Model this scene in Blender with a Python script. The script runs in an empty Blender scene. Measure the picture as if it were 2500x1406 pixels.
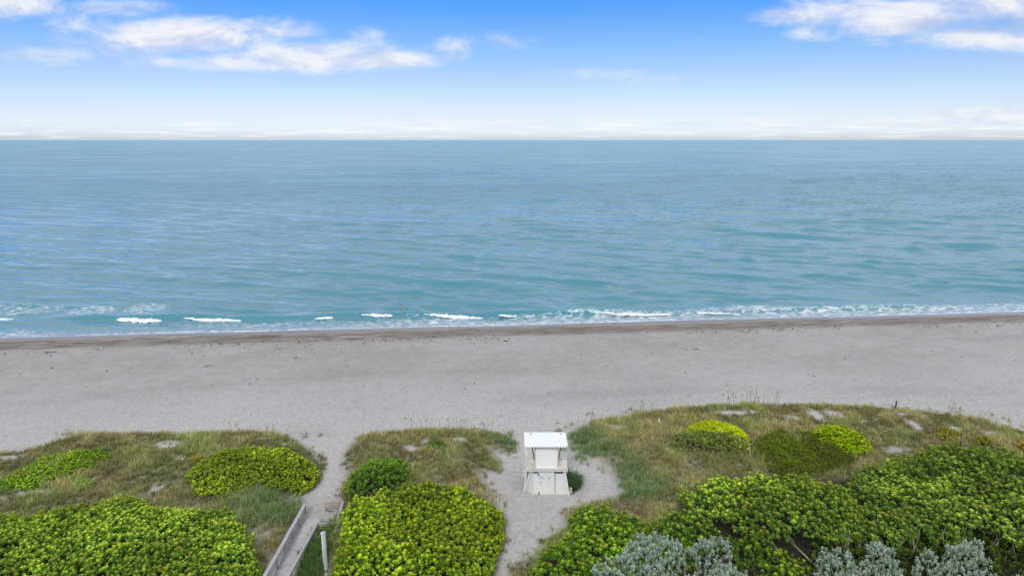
import bpy, bmesh, math, random
import numpy as np
from mathutils import Vector, Matrix
R = math.radians
random.seed(7)
rng = np.random.default_rng(11)
sc = bpy.context.scene
COL = sc.collection

# ------------------------------------------------------------------ camera
CAMZ, PITCH, FPX = 30.5, R(12.2), 1667.0            # focal length in pixels of the 2500 px wide photograph
cam_d = bpy.data.cameras.new("camera"); cam = bpy.data.objects.new("camera", cam_d); COL.objects.link(cam)
cam.location = (0, 0, CAMZ); cam.rotation_euler = (R(90) - PITCH, 0, 0)
cam_d.sensor_width = 36.0; cam_d.lens = 36.0 * FPX / 2500.0
cam_d.clip_start = 0.5; cam_d.clip_end = 200000
sc.camera = cam
sc.view_settings.view_transform = 'Standard'; sc.view_settings.look = 'None'
sc.view_settings.exposure = 0.0; sc.view_settings.gamma = 1.0
sc.render.resolution_x = 1024; sc.render.resolution_y = 575

def ray(px, py):
    X = (px - 1250.0) / FPX; Y = (703.0 - py) / FPX
    return X, math.cos(PITCH) + Y * math.sin(PITCH), -math.sin(PITCH) + Y * math.cos(PITCH)
def at(px, py, z=1.75):                              # where the sight line through a photo pixel meets height z
    x, y, dz = ray(px, py); t = (z - CAMZ) / dz
    return (x * t, y * t)
def at_y(px, py, D):                                 # ... and where it meets the upright plane at distance D
    x, y, dz = ray(px, py); t = D / y
    return (x * t, D, CAMZ + dz * t)

# ------------------------------------------------------------------ node helpers
class NT:
    def __init__(s, tree): s.t = tree; s.n = tree.nodes; s.l = tree.links
    def new(s, typ, **kw):
        n = s.n.new(typ)
        for k, v in kw.items(): setattr(n, k, v)
        return n
    def set(s, sock, v):
        if isinstance(v, bpy.types.NodeSocket): s.l.new(v, sock)
        elif v is not None:
            if sock.type == 'RGBA' and len(v) == 3: v = (*v, 1)
            sock.default_value = v
    def math(s, op, a, b=None, c=None, clamp=False):
        n = s.new('ShaderNodeMath', operation=op, use_clamp=clamp)
        for i, v in enumerate((a, b, c)): s.set(n.inputs[i], v)
        return n.outputs[0]
    def vmath(s, op, a, b=None):
        n = s.new('ShaderNodeVectorMath', operation=op)
        s.set(n.inputs[0], a); s.set(n.inputs[1], b); return n.outputs[0]
    def mix(s, f, a, b, blend='MIX'):
        n = s.new('ShaderNodeMix', data_type='RGBA', blend_type=blend)
        s.set(n.inputs[0], f); s.set(n.inputs[6], a); s.set(n.inputs[7], b); return n.outputs[2]
    def ramp(s, f, stops, interp='LINEAR'):
        n = s.new('ShaderNodeValToRGB'); n.color_ramp.interpolation = interp
        e = n.color_ramp.elements
        while len(e) < len(stops): e.new(0.5)
        for k, (p, c) in enumerate(stops):
            e[k].position = p; e[k].color = (*c, 1) if len(c) == 3 else c
        s.set(n.inputs[0], f); return n.outputs[0]
    def step(s, v, a, b):                            # smoothstep a..b
        n = s.new('ShaderNodeMapRange', interpolation_type='SMOOTHSTEP')
        s.set(n.inputs[0], v); s.set(n.inputs[1], a); s.set(n.inputs[2], b); return n.outputs[0]
    def noise(s, vec, scale, detail=4, rough=0.55, dist=0.0, out=0):
        n = s.new('ShaderNodeTexNoise'); s.set(n.inputs['Vector'], vec)
        n.inputs['Scale'].default_value = scale; n.inputs['Detail'].default_value = detail
        n.inputs['Roughness'].default_value = rough; n.inputs['Distortion'].default_value = dist
        return n.outputs[out]
    def xyz(s, v):
        n = s.new('ShaderNodeSeparateXYZ'); s.set(n.inputs[0], v); return n.outputs
    def comb(s, x, y, z):
        n = s.new('ShaderNodeCombineXYZ'); s.set(n.inputs[0], x); s.set(n.inputs[1], y); s.set(n.inputs[2], z); return n.outputs[0]
    def attr(s, name): return s.new('ShaderNodeAttribute', attribute_name=name)
    def bump(s, h, strength, dist=1.0, normal=None):
        n = s.new('ShaderNodeBump'); s.set(n.inputs['Height'], h)
        n.inputs['Strength'].default_value = strength; n.inputs['Distance'].default_value = dist
        if normal is not None: s.set(n.inputs['Normal'], normal)
        return n.outputs[0]
def srgb(r, g, b):
    f = lambda c: c / 12.92 if c <= 0.04045 else ((c + 0.055) / 1.055) ** 2.4
    return tuple(f(c / 255.0) for c in (r, g, b))

# ------------------------------------------------------------------ world: sky texture with broken cloud
SUN_EL, SUN_AZ = R(40), R(192)                       # azimuth clockwise from +Y (the view direction)
w = bpy.data.worlds.new("World"); sc.world = w; w.use_nodes = True
T = NT(w.node_tree); T.n.clear()
sky = T.new('ShaderNodeTexSky', sky_type='NISHITA', sun_disc=False, sun_elevation=SUN_EL, sun_rotation=SUN_AZ)
sky.air_density = 1.0; sky.dust_density = 0.6; sky.ozone_density = 2.0
gen = T.new('ShaderNodeTexCoord').outputs['Generated']
gx, gy, gz = T.xyz(gen)
gyc = T.math('MAXIMUM', gy, 0.08)
U = T.math('DIVIDE', gx, gyc); V = T.math('DIVIDE', gz, gyc)
elev = T.math('DIVIDE', T.math('ARCSINE', T.math('MINIMUM', T.math('MAXIMUM', gz, 0.0), 1.0)), R(90))   # 0 horizon .. 1 zenith
tint = T.ramp(elev, [(0.0, (1.15, 1.36, 1.9)), (0.0024, (1.30, 1.45, 2.0)), (0.0075, (1.387, 1.493, 2.012)), (0.0226, (1.195, 1.244, 1.678)), (0.0509, (.988, 1.065, 1.412)), (0.0771, (.735, .989, 1.397)), (0.097, (.537, .919, 1.458)), (0.1157, (.361, .835, 1.541)), (.18, (.36, .80, 1.45)), (1.0, (.5, .8, 1.2))])
skyc = T.vmath('MULTIPLY', T.vmath('MULTIPLY', sky.outputs[0], tint), (.89, .885, .90))
lf = T.math('MAXIMUM', T.math('MULTIPLY', gx, -1.0), 0.0)
skyc = T.vmath('MULTIPLY', skyc, T.comb(T.math('MULTIPLY_ADD', lf, .24, 1.0), T.math('MULTIPLY_ADD', lf, .28, 1.0), T.math('MULTIPLY_ADD', lf, .36, 1.0)))
def uv(px, py):
    x, y, z = ray(px, py); return x / y, z / y
PXU = 1.0 / FPX / 1.03
blobs = [(470, 88, 250, 48, 1.0), (640, 76, 150, 32, .8), (570, 150, 140, 26, .8), (760, 140, 290, 42, 1.0), (910, 148, 180, 28, 1.0),
         (640, 118, 130, 36, .55), (30, 10, 150, 36, .75), (290, 20, 125, 24, .55), (175, 62, 65, 30, .5), (130, 140, 130, 24, .42), (365, 152, 70, 20, .3),
         (1110, 120, 46, 24, .34), (890, 88, 30, 12, .12), (1200, 102, 50, 10, .05), (300, 95, 150, 50, .4),
         (2210, 38, 300, 60, 1.0), (2440, 10, 300, 58, 1.0), (1930, 42, 110, 26, .7), (2390, 90, 220, 34, .9), (2000, 78, 90, 24, .5), (2560, 80, 140, 50, 1.0),
         (2420, 285, 170, 24, .6), (1410, 181, 60, 10, .12), (1530, 195, 70, 14, .16), (2100, 300, 260, 9, .2), (1150, 303, 260, 12, .25)]
m = None
for (cx, cy, rx, ry, wt) in blobs:
    u0, v0 = uv(cx, cy)
    du = T.math('MULTIPLY', T.math('SUBTRACT', U, u0), 1.0 / (rx * PXU)); dv = T.math('MULTIPLY', T.math('SUBTRACT', V, v0), 1.0 / (ry * PXU))
    q = T.math('MULTIPLY_ADD', du, du, T.math('MULTIPLY', dv, dv))
    k = T.math('MULTIPLY', T.math('SUBTRACT', 1.0, q), wt)
    m = k if m is None else T.math('SMOOTH_MAX', m, k, 0.25)
m = T.math('MAXIMUM', m, -1.0)
cv = T.comb(U, T.math('MULTIPLY', V, 2.6), 0.0)
n1 = T.noise(cv, 9.0, 9, .62, .6); n2 = T.noise(T.vmath('ADD', cv, (3.1, 1.7, 0)), 26.0, 6, .6)
nz = T.math('ADD', T.math('MULTIPLY', T.math('SUBTRACT', n1, .5), 2.3), T.math('MULTIPLY', T.math('SUBTRACT', n2, .5), .7))
dens = T.step(T.math('ADD', m, nz), -.34, 1.25)
# the same cloud field sampled a little higher: how much cloud lies above decides how grey the underside is
n1b = T.noise(T.vmath('ADD', cv, (0.0, .045, 0)), 9.0, 4, .6, .6)
shade = T.step(T.math('SUBTRACT', n1b, n1), -.12, .16)
uu, vv_ = uv(2420, 62)
und = T.math('SUBTRACT', 1.0, T.math('ADD', T.math('POWER', T.math('MULTIPLY', T.math('SUBTRACT', U, uu), 1 / (260 * PXU)), 2.0), T.math('POWER', T.math('MULTIPLY', T.math('SUBTRACT', V, vv_), 1 / (26 * PXU)), 2.0)))
ccol = T.mix(shade, (1.0, .985, .985), (.70, .75, .93))
ccol = T.mix(T.math('MULTIPLY', T.step(T.math('ADD', und, T.math('MULTIPLY', T.math('SUBTRACT', n1, .5), 1.5)), 0, .9), .75), ccol, (.42, .52, .80))
# streaky cloud low over the sea horizon
band = T.math('MULTIPLY', T.step(V, 0.0, .006), T.math('SUBTRACT', 1.0, T.step(V, .016, .036)))
ns = T.noise(T.comb(T.math('MULTIPLY', U, 6.0), T.math('MULTIPLY', V, 95.0), 0.0), 1.6, 5, .55)
stre = T.math('MULTIPLY', band, T.step(ns, .5, .64))
strd = T.math('MULTIPLY', band, T.math('SUBTRACT', 1.0, T.step(ns, .28, .46)))
bgk = 0.1
c = T.mix(T.math('MULTIPLY', dens, .93), skyc, T.vmath('MULTIPLY', ccol, (9.6, 9.6, 9.6)))
c = T.mix(T.math('MULTIPLY', stre, .6), c, (9.7, 9.9, 10.2))
c = T.mix(T.math('MULTIPLY', strd, .5), c, (6.6, 7.4, 9.4))
# unseen pale overcast added above the view, for soft light and paler sea reflections
over = T.step(elev, .118, .152)
on = T.noise(T.vmath('MULTIPLY', gen, (1, 1, 2.5)), 2.6, 5, .6)
OVER = T.mix(T.step(on, .3, .7), (7.2, 8.0, 9.0), (9.8, 10.2, 10.6))
side = T.math('MULTIPLY_ADD', gx, .28, .92)             # added overcast brightened to the right, to lighten the sea's reflection there
c = T.mix(T.math('MULTIPLY', over, .92), c, T.vmath('MULTIPLY', OVER, T.comb(side, side, side)))
bg = T.new('ShaderNodeBackground'); T.set(bg.inputs[0], c); bg.inputs[1].default_value = bgk
wo = T.new('ShaderNodeOutputWorld'); T.l.new(bg.outputs[0], wo.inputs[0])

sl = bpy.data.lights.new("sun", 'SUN'); sl.energy = 1.9; sl.angle = R(14); sl.color = (1.0, .955, .9)
so = bpy.data.objects.new("sun", sl); COL.objects.link(so)
sdir = Vector((math.sin(SUN_AZ) * math.cos(SUN_EL), math.cos(SUN_AZ) * math.cos(SUN_EL), math.sin(SUN_EL)))
so.rotation_euler = sdir.to_track_quat('Z', 'Y').to_euler()

# ------------------------------------------------------------------ materials
def material(name):
    mt = bpy.data.materials.new(name); mt.use_nodes = True
    t = NT(mt.node_tree); b = t.n['Principled BSDF']; return mt, t, b
def plain(name, col, rough=.6, var=.12, scale=6.0, metallic=0.0, bump=.0, dirt=None):
    mt, t, b = material(name)
    pos = t.new('ShaderNodeTexCoord').outputs['Object']
    n = t.noise(pos, scale, 6, .65)
    lo = tuple(c * (1 - var) for c in col); hi = tuple(min(1, c * (1 + var)) for c in col)
    c = t.mix(t.step(n, .3, .7), lo, hi)
    if dirt: c = t.mix(t.math('MULTIPLY', t.step(t.noise(pos, scale * .45, 8, .7), .52, .75), .6), c, dirt)
    t.set(b.inputs['Base Color'], c); b.inputs['Roughness'].default_value = rough; b.inputs['Metallic'].default_value = metallic
    if bump: t.set(b.inputs['Normal'], t.bump(t.noise(pos, scale * 5, 5, .6), bump, .02))
    return mt
def wood(name, col, rough=.8):                       # weathered boards: grain stretched along local Y
    mt, t, b = material(name)
    pos = t.new('ShaderNodeTexCoord').outputs['Object']
    g = t.noise(t.vmath('MULTIPLY', pos, (14, 1.2, 14)), 2.0, 6, .65)
    k = t.noise(pos, 1.1, 4, .6)
    c = t.mix(t.step(g, .3, .7), tuple(x * .68 for x in col), tuple(min(1, x * 1.15) for x in col))
    c = t.mix(t.math('MULTIPLY', t.step(k, .45, .7), .5), c, tuple(x * .6 for x in col))
    t.set(b.inputs['Base Color'], c); b.inputs['Roughness'].default_value = rough
    t.set(b.inputs['Normal'], t.bump(g, .35, .02)); return mt
def leafy(name, rough=.5, trans=.25, spec=.35):      # colour comes from each leaf's own age (attribute)
    mt, t, b = material(name)
    a = t.attr('leaf').outputs['Color']
    t.set(b.inputs['Base Color'], a); b.inputs['Roughness'].default_value = rough
    b.inputs['Specular IOR Level'].default_value = spec
    tr = t.new('ShaderNodeBsdfTranslucent'); t.set(tr.inputs[0], t.vmath('MULTIPLY', a, (1.15, 1.1, .6)))
    mx = t.new('ShaderNodeMixShader'); mx.inputs[0].default_value = trans
    t.l.new(b.outputs[0], mx.inputs[1]); t.l.new(tr.outputs[0], mx.inputs[2])
    t.l.new(mx.outputs[0], t.n['Material Output'].inputs[0]); return mt
SHORE_B, SHORE_K = 110.9, .0967                      # shoreline y = B + K x

def sand_material():
    mt, t, b = material('sand')
    pos = t.new('ShaderNodeNewGeometry').outputs['Position']
    x, y, z = t.xyz(pos)
    wob = t.noise(t.comb(x, y, 0.0), .045, 4, .55)
    d = t.math('SUBTRACT', t.math('MULTIPLY_ADD', x, SHORE_K, SHORE_B), y)
    dw = t.math('ADD', d, t.math('MULTIPLY', t.math('SUBTRACT', wob, .5), 4.0))
    big = t.noise(pos, .05, 5, .6); mid = t.noise(pos, .6, 5, .65); fine = t.noise(pos, 5.0, 6, .7)
    mr = t.math('ADD', t.math('MULTIPLY', big, .6), t.math('MULTIPLY', mid, .4))
    c = t.mix(t.step(mr, .36, .64), (.345, .320, .302), (.440, .412, .395))
    c = t.mix(t.math('MULTIPLY', t.step(fine, .42, .66), .32), c, (.26, .235, .236))
    # churned sand with many footprints is speckled
    sp = t.noise(pos, 2.3, 4, .75)
    c = t.mix(t.math('MULTIPLY', t.step(sp, .54, .68), .26), c, (.25, .225, .226))
    up = t.step(d, 24, 46); c = t.mix(t.math('MULTIPLY', up, t.math('MULTIPLY_ADD', t.step(sp, .4, .62), -.5, .7)), c, (.53, .512, .505))
    # wrack band of dry seaweed above the swash
    sx = t.comb(t.math('MULTIPLY', x, .22), t.math('MULTIPLY', d, 1.3), 0.0)
    wr = t.noise(sx, 1.0, 7, .68)
    bandm = t.math('MULTIPLY', t.step(dw, 1.6, 3.2), t.math('SUBTRACT', 1.0, t.step(dw, 7.0, 10.5)))
    un = t.step(t.noise(t.comb(t.math('MULTIPLY', x, .06), t.math('MULTIPLY', d, .35), 9.0), 1.0, 6, .65), .30, .62)
    c = t.mix(t.math('MULTIPLY', bandm, t.math('MULTIPLY_ADD', un, .55, .25)), c, (.20, .158, .128))
    dk = t.noise(t.comb(t.math('MULTIPLY', x, .03), t.math('MULTIPLY', d, .12), 2.0), 1.0, 5, .6)      # drier and damper belts along the beach
    c = t.mix(t.math('MULTIPLY', t.step(dk, .50, .72), .38), c, (.27, .245, .235))
    c = t.mix(t.math('MULTIPLY', bandm, t.math('MULTIPLY', t.step(wr, .44, .60), .75)), c, (.095, .070, .055))
    # loose strands of wrack further up the beach
    s2 = t.noise(t.comb(t.math('MULTIPLY', x, .16), t.math('MULTIPLY', d, .8), 4.0), 1.0, 8, .72)
    stm = t.math('MULTIPLY', t.step(d, 8, 12), t.math('SUBTRACT', 1.0, t.step(d, 24, 34)))
    c = t.mix(t.math('MULTIPLY', stm, t.math('MULTIPLY', t.step(s2, .655, .70), .7)), c, (.10, .085, .085))
    # wet sand by the water
    wet = t.math('SUBTRACT', 1.0, t.step(dw, .6, 2.6))
    c = t.mix(wet, c, (.19, .175, .18))
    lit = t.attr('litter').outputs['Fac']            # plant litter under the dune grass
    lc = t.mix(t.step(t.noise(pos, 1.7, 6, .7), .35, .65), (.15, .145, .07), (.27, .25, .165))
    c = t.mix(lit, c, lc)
    c = t.mix(t.attr('mould_shade').outputs['Fac'], c, t.mix(t.step(t.noise(pos, 2.2, 5, .7), .4, .6), (.022, .024, .013), (.055, .046, .028)))  # dark leaf mould, with the shade under the plants put into its colour
    t.set(b.inputs['Base Color'], c)
    t.set(b.inputs['Roughness'], t.math('SUBTRACT', .95, t.math('MULTIPLY', wet, .6)))
    b.inputs['Specular IOR Level'].default_value = .2
    h = t.math('ADD', t.math('MULTIPLY', t.noise(pos, 1.6, 5, .62), .5), t.math('MULTIPLY', t.noise(pos, 4.5, 4, .6), .3))
    dry = t.math('MULTIPLY', t.step(d, 3, 12), h)
    t.set(b.inputs['Normal'], t.bump(dry, 1.0, .30)); return mt

def sea_material():
    mt, t, b = material('sea_water')
    pos = t.new('ShaderNodeNewGeometry').outputs['Position']
    x, y, z = t.xyz(pos)
    u = t.math('SUBTRACT', y, t.math('MULTIPLY_ADD', x, SHORE_K, SHORE_B))          # metres offshore
    P = t.comb(t.math('MULTIPLY', x, .42), u, 0.0)
    wob = t.noise(t.comb(x, u, 0.0), .02, 3)
    deep = t.step(u, 15, 500)
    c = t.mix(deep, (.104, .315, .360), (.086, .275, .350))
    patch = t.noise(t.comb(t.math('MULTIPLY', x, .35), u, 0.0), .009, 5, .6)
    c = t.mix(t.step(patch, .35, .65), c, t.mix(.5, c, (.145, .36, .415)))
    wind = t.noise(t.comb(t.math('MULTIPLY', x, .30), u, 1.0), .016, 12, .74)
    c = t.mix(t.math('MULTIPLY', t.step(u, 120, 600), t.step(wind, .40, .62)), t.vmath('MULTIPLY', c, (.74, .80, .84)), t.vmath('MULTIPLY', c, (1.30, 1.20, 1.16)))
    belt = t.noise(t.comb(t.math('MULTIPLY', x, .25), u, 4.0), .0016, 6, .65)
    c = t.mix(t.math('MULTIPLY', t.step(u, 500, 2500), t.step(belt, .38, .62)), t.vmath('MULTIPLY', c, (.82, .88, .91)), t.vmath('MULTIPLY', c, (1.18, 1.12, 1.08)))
    streak = t.noise(t.comb(t.math('MULTIPLY', x, .13), t.math('MULTIPLY_ADD', x, .30, u), 0.0), .35, 6, .66)
    c = t.mix(t.math('MULTIPLY', t.step(streak, .56, .70), .3), c, (.06, .19, .22))
    shal = t.math('SUBTRACT', 1.0, t.step(u, 1.0, 6.5)); c = t.mix(t.math('MULTIPLY', shal, .8), c, (.24, .32, .37))
    film = t.math('SUBTRACT', 1.0, t.step(u, -.5, 2.2)); c = t.mix(film, c, (.25, .25, .28))
    fa = t.attr('foam').outputs['Fac']
    lace = t.new('ShaderNodeTexVoronoi', feature='DISTANCE_TO_EDGE'); lace.inputs['Scale'].default_value = .85
    t.set(lace.inputs['Vector'], t.vmath('ADD', t.comb(t.math('MULTIPLY', x, .55), u, 0.0),
          t.vmath('MULTIPLY', t.noise(pos, .8, 3, .6, out=1), (1.6, 1.6, 0))))
    fn = t.noise(P, 1.5, 6, .7)
    f = t.math('ADD', t.math('ADD', fa, t.math('MULTIPLY', t.math('SUBTRACT', fn, .5), 1.5)), t.math('MULTIPLY', t.math('SUBTRACT', .16, lace.outputs[0]), .9))
    foam = t.math('MULTIPLY', t.step(f, .52, .92), t.step(fa, .02, .12))
    c = t.mix(t.math('MULTIPLY', foam, .9), c, (.76, .79, .83))
    t.set(b.inputs['Base Color'], c)
    far = t.step(u, 40, 1500)
    t.set(b.inputs['Roughness'], t.math('ADD', t.math('ADD', .07, t.math('MULTIPLY', t.step(u, 20, 350), .20)), t.math('MULTIPLY', foam, .5)))
    b.inputs['IOR'].default_value = 1.33
    b.inputs['Specular IOR Level'].default_value = .8
    Q = t.comb(t.math('MULTIPLY', x, .45), t.math('MULTIPLY_ADD', x, .14, u), 0.0)   # crests run a little aslant to the shore
    Q2 = t.comb(t.math('MULTIPLY', x, .8), t.math('MULTIPLY_ADD', x, .2, u), 3.0)
    h1 = t.noise(Q, .55, 5, .62, .4); h2 = t.noise(Q, 2.0, 4, .6); h3 = t.noise(Q2, .16, 6, .68); h4 = t.noise(t.vmath('ADD', Q2, (0, 0, 5.0)), .05, 6, .7)
    h = t.math('ADD', t.math('ADD', t.math('MULTIPLY', h1, .60), t.math('MULTIPLY', h2, .12)), t.math('ADD', t.math('MULTIPLY', h3, 1.3), t.math('MULTIPLY', h4, t.math('MULTIPLY', t.step(u, 250, 1500), 5.0))))
    bp = t.bump(h, .5, 1.0); t.set(bp.node.inputs['Strength'], t.math('MULTIPLY_ADD', t.step(u, 80, 900), .28, .08)); t.set(b.inputs['Normal'], bp); return mt

M = {}
M['sand'] = sand_material(); M['sea'] = sea_material()
M['foam'] = plain('foam', (.80, .82, .84), .8, .12, 2.5, bump=.6)
M['grape'] = leafy('sea_grape_leaf', .45, .5, .3)
M['small'] = leafy('small_leaf', .55, .42, .2)
M['silver'] = leafy('silver_leaf', .6, .3, .3)
M['blade'] = leafy('grass_blade', .65, .4, .12)
M['bark'] = wood('bark', (.25, .20, .165))
M['bark_pale'] = wood('pale_bark', (.36, .32, .28))
M['board'] = wood('weathered_board', (.43, .42, .43))
M['board_warm'] = wood('warm_board', (.42, .35, .31))
M['pole'] = wood('pole_wood', (.47, .48, .49))
M['deck_sand'] = plain('sandy_deck', (.44, .42, .43), .95, .16, 2.2, bump=.5)
M['roof'] = plain('white_roof_paint', (.85, .845, .835), .45, .03, 1.5)
M['wall'] = plain('cream_wall_paint', (.82, .81, .785), .6, .03, 1.4, dirt=(.74, .72, .67))
M['base_paint'] = plain('base_paint', (.70, .69, .665), .65, .04, 1.2, dirt=(.60, .575, .53))
M['plank'] = wood('pale_plank', (.74, .69, .62))
M['plank_dark'] = wood('grey_plank', (.62, .59, .54))
M['trim'] = wood('yellow_trim', (.66, .52, .34))
M['white'] = plain('white_paint', (.74, .75, .76), .5, .06, 4)
M['dark'] = plain('dark_gap', (.02, .019, .022), .8)
M['metal'] = plain('dark_metal', (.10, .095, .09), .5, .2, 8, .4)
M['blue'] = plain('sign_blue', (.12, .33, .50), .5, .05)
M['pale_blue'] = plain('sign_pale_blue', (.50, .64, .75), .5, .05)
M['ink'] = plain('sign_ink', (.05, .10, .17), .5, .05)
M['post_white'] = plain('white_post', (.74, .72, .69), .6, .08, 5)
M['post_cream'] = plain('cream_post', (.70, .63, .50), .7, .1, 5)
M['post_dark'] = plain('dark_post', (.055, .055, .06), .7, .2, 5)
M['skin'] = plain('skin', (.52, .28, .21), .5, .06, 6)
M['hair'] = plain('black_hair', (.012, .010, .010), .6)
M['bird'] = plain('bird_feather', (.30, .25, .21), .8, .35, 20)
M['weed'] = plain('dry_seaweed', (.045, .037, .034), .9, .3, 6)
M['stick'] = plain('dry_cane', (.55, .42, .20), .7)

# ------------------------------------------------------------------ mesh helpers
def tag(o, label, cat=None, group=None, kind=None):
    o['label'] = label
    if cat: o['category'] = cat
    if group: o['group'] = group
    if kind: o['kind'] = kind
    return o
def empty(name, loc, label, cat, group=None):
    o = bpy.data.objects.new(name, None); COL.objects.link(o); o.location = loc; o.empty_display_size = .3
    return tag(o, label, cat, group)
def link(name, me, mat, parent=None, smooth=False):
    o = bpy.data.objects.new(name, me); COL.objects.link(o)
    if mat is not None: me.materials.append(mat)
    if parent is not None:
        o.parent = parent; o.matrix_parent_inverse = Matrix.Translation(-parent.location)
    if smooth: me.polygons.foreach_set('use_smooth', [True] * len(me.polygons))
    return o
def np_mesh(name, V_, F4=None, F3=None, cols=None, attrs=None, mat=None, parent=None, smooth=False):
    me = bpy.data.meshes.new(name)
    V_ = np.asarray(V_, np.float32)
    F4 = np.zeros((0, 4), np.int32) if F4 is None else np.asarray(F4, np.int32)
    F3 = np.zeros((0, 3), np.int32) if F3 is None else np.asarray(F3, np.int32)
    me.vertices.add(len(V_)); me.vertices.foreach_set('co', V_.ravel())
    nl = F4.size + F3.size
    me.loops.add(nl); me.loops.foreach_set('vertex_index', np.concatenate([F4.ravel(), F3.ravel()]))
    me.polygons.add(len(F4) + len(F3))
    st = np.concatenate([np.arange(len(F4)) * 4, F4.size + np.arange(len(F3)) * 3]).astype(np.int32)
    me.polygons.foreach_set('loop_start', st)
    me.update(calc_edges=True); me.validate()
    if cols is not None:
        a = me.attributes.new('leaf', 'FLOAT_COLOR', 'POINT')
        a.data.foreach_set('color', np.concatenate([np.clip(cols, 0, 1), np.ones((len(cols), 1))], 1).astype(np.float32).ravel())
    for k, v in (attrs or {}).items():
        a = me.attributes.new(k, 'FLOAT', 'POINT'); a.data.foreach_set('value', np.asarray(v, np.float32))
    return link(name, me, mat, parent, smooth)
class MB:                                            # collects shapes into one mesh
    def __init__(s): s.bm = bmesh.new()
    def hexa(s, pts):                                # 8 corners: bottom ring then top ring
        v = [s.bm.verts.new(p) for p in pts]
        for f in ((3, 2, 1, 0), (4, 5, 6, 7), (0, 1, 5, 4), (1, 2, 6, 5), (2, 3, 7, 6), (3, 0, 4, 7)): s.bm.faces.new([v[i] for i in f])
        return s
    def box(s, x0, x1, y0, y1, z0, z1):
        return s.hexa([(x0, y0, z0), (x1, y0, z0), (x1, y1, z0), (x0, y1, z0), (x0, y0, z1), (x1, y0, z1), (x1, y1, z1), (x0, y1, z1)])
    def bar(s, a, b, w_, h_, up=(0, 0, 1)):          # rectangular bar from a to b
        a = Vector(a); b = Vector(b); d = (b - a).normalized(); u = Vector(up)
        sx = d.cross(u)
        if sx.length < 1e-4: sx = d.cross(Vector((1, 0, 0)))
        sx.normalize(); uy = sx.cross(d).normalized()
        ring = [(-w_ / 2, -h_ / 2), (w_ / 2, -h_ / 2), (w_ / 2, h_ / 2), (-w_ / 2, h_ / 2)]
        return s.hexa([a + sx * p + uy * q for p, q in ring] + [b + sx * p + uy * q for p, q in ring])
    def tube(s, pts, rad, n=8, cap=True):
        prev = None; pts = [Vector(p) for p in pts]
        for i, p in enumerate(pts):
            d = (pts[min(i + 1, len(pts) - 1)] - pts[max(i - 1, 0)]).normalized()
            ax = d.orthogonal().normalized(); ay = d.cross(ax)
            ring = [s.bm.verts.new(p + (ax * math.cos(2 * math.pi * k / n) + ay * math.sin(2 * math.pi * k / n)) * rad[i]) for k in range(n)]
            if prev:
                # match ring start to avoid twist
                j = min(range(n), key=lambda q: (ring[q].co - prev[0].co).length); ring = ring[j:] + ring[:j]
                for k in range(n): s.bm.faces.new((prev[k], prev[(k + 1) % n], ring[(k + 1) % n], ring[k]))
            elif cap: s.bm.faces.new(ring[::-1])
            prev = ring
        if cap: s.bm.faces.new(prev)
        return s
    def ball(s, c_, r, sx=1, sy=1, sz=1, sub=2):
        bmesh.ops.create_icosphere(s.bm, subdivisions=sub, radius=r, matrix=Matrix.Translation(c_) @ Matrix.Diagonal((sx, sy, sz, 1))); return s
    def build(s, name, mat, parent=None, smooth=False, bevel=0.0):
        if bevel: bmesh.ops.bevel(s.bm, geom=s.bm.edges[:], offset=bevel, segments=1, affect='EDGES', clamp_overlap=True)
        bmesh.ops.recalc_face_normals(s.bm, faces=s.bm.faces[:])
        me = bpy.data.meshes.new(name); s.bm.to_mesh(me); s.bm.free()
        return link(name, me, mat, parent, smooth)

# ------------------------------------------------------------------ noise and polygon tools on arrays
_tab = rng.random((256, 256))
def vnoise(x, y):
    x = np.asarray(x, float); y = np.asarray(y, float)
    xi = np.floor(x).astype(int); yi = np.floor(y).astype(int); fx = x - xi; fy = y - yi
    fx = fx * fx * (3 - 2 * fx); fy = fy * fy * (3 - 2 * fy)
    g = lambda a, b: _tab[a & 255, b & 255]
    return (g(xi, yi) * (1 - fx) + g(xi + 1, yi) * fx) * (1 - fy) + (g(xi, yi + 1) * (1 - fx) + g(xi + 1, yi + 1) * fx) * fy
def fbm(x, y, o=4):
    s = 0; a = 1; t = 0
    for k in range(o): s = s + a * vnoise(x * 2 ** k + 17.3 * k, y * 2 ** k + 9.1 * k); t += a; a *= .5
    return s / t
def inside(P, x, y):
    r = np.zeros(np.shape(x), bool); n = len(P)
    for i in range(n):
        x0, y0 = P[i]; x1, y1 = P[(i + 1) % n]
        if y0 == y1: continue
        c_ = ((y0 > y) != (y1 > y)) & (x < (x1 - x0) * (y - y0) / (y1 - y0) + x0); r ^= c_
    return r
def edge_dist(P, x, y):
    best = np.full(np.shape(x), 1e9); n = len(P)
    for i in range(n):
        x0, y0 = P[i]; x1, y1 = P[(i + 1) % n]; dx, dy = x1 - x0, y1 - y0; L = dx * dx + dy * dy + 1e-9
        t = np.clip(((x - x0) * dx + (y - y0) * dy) / L, 0, 1)
        best = np.minimum(best, np.hypot(x - x0 - t * dx, y - y0 - t * dy))
    return best
def smooth01(t): t = np.clip(t, 0, 1); return t * t * (3 - 2 * t)
def poly(pts, z=1.75): return [at(p[0], p[1], p[2] if len(p) > 2 else z) for p in pts]

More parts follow.
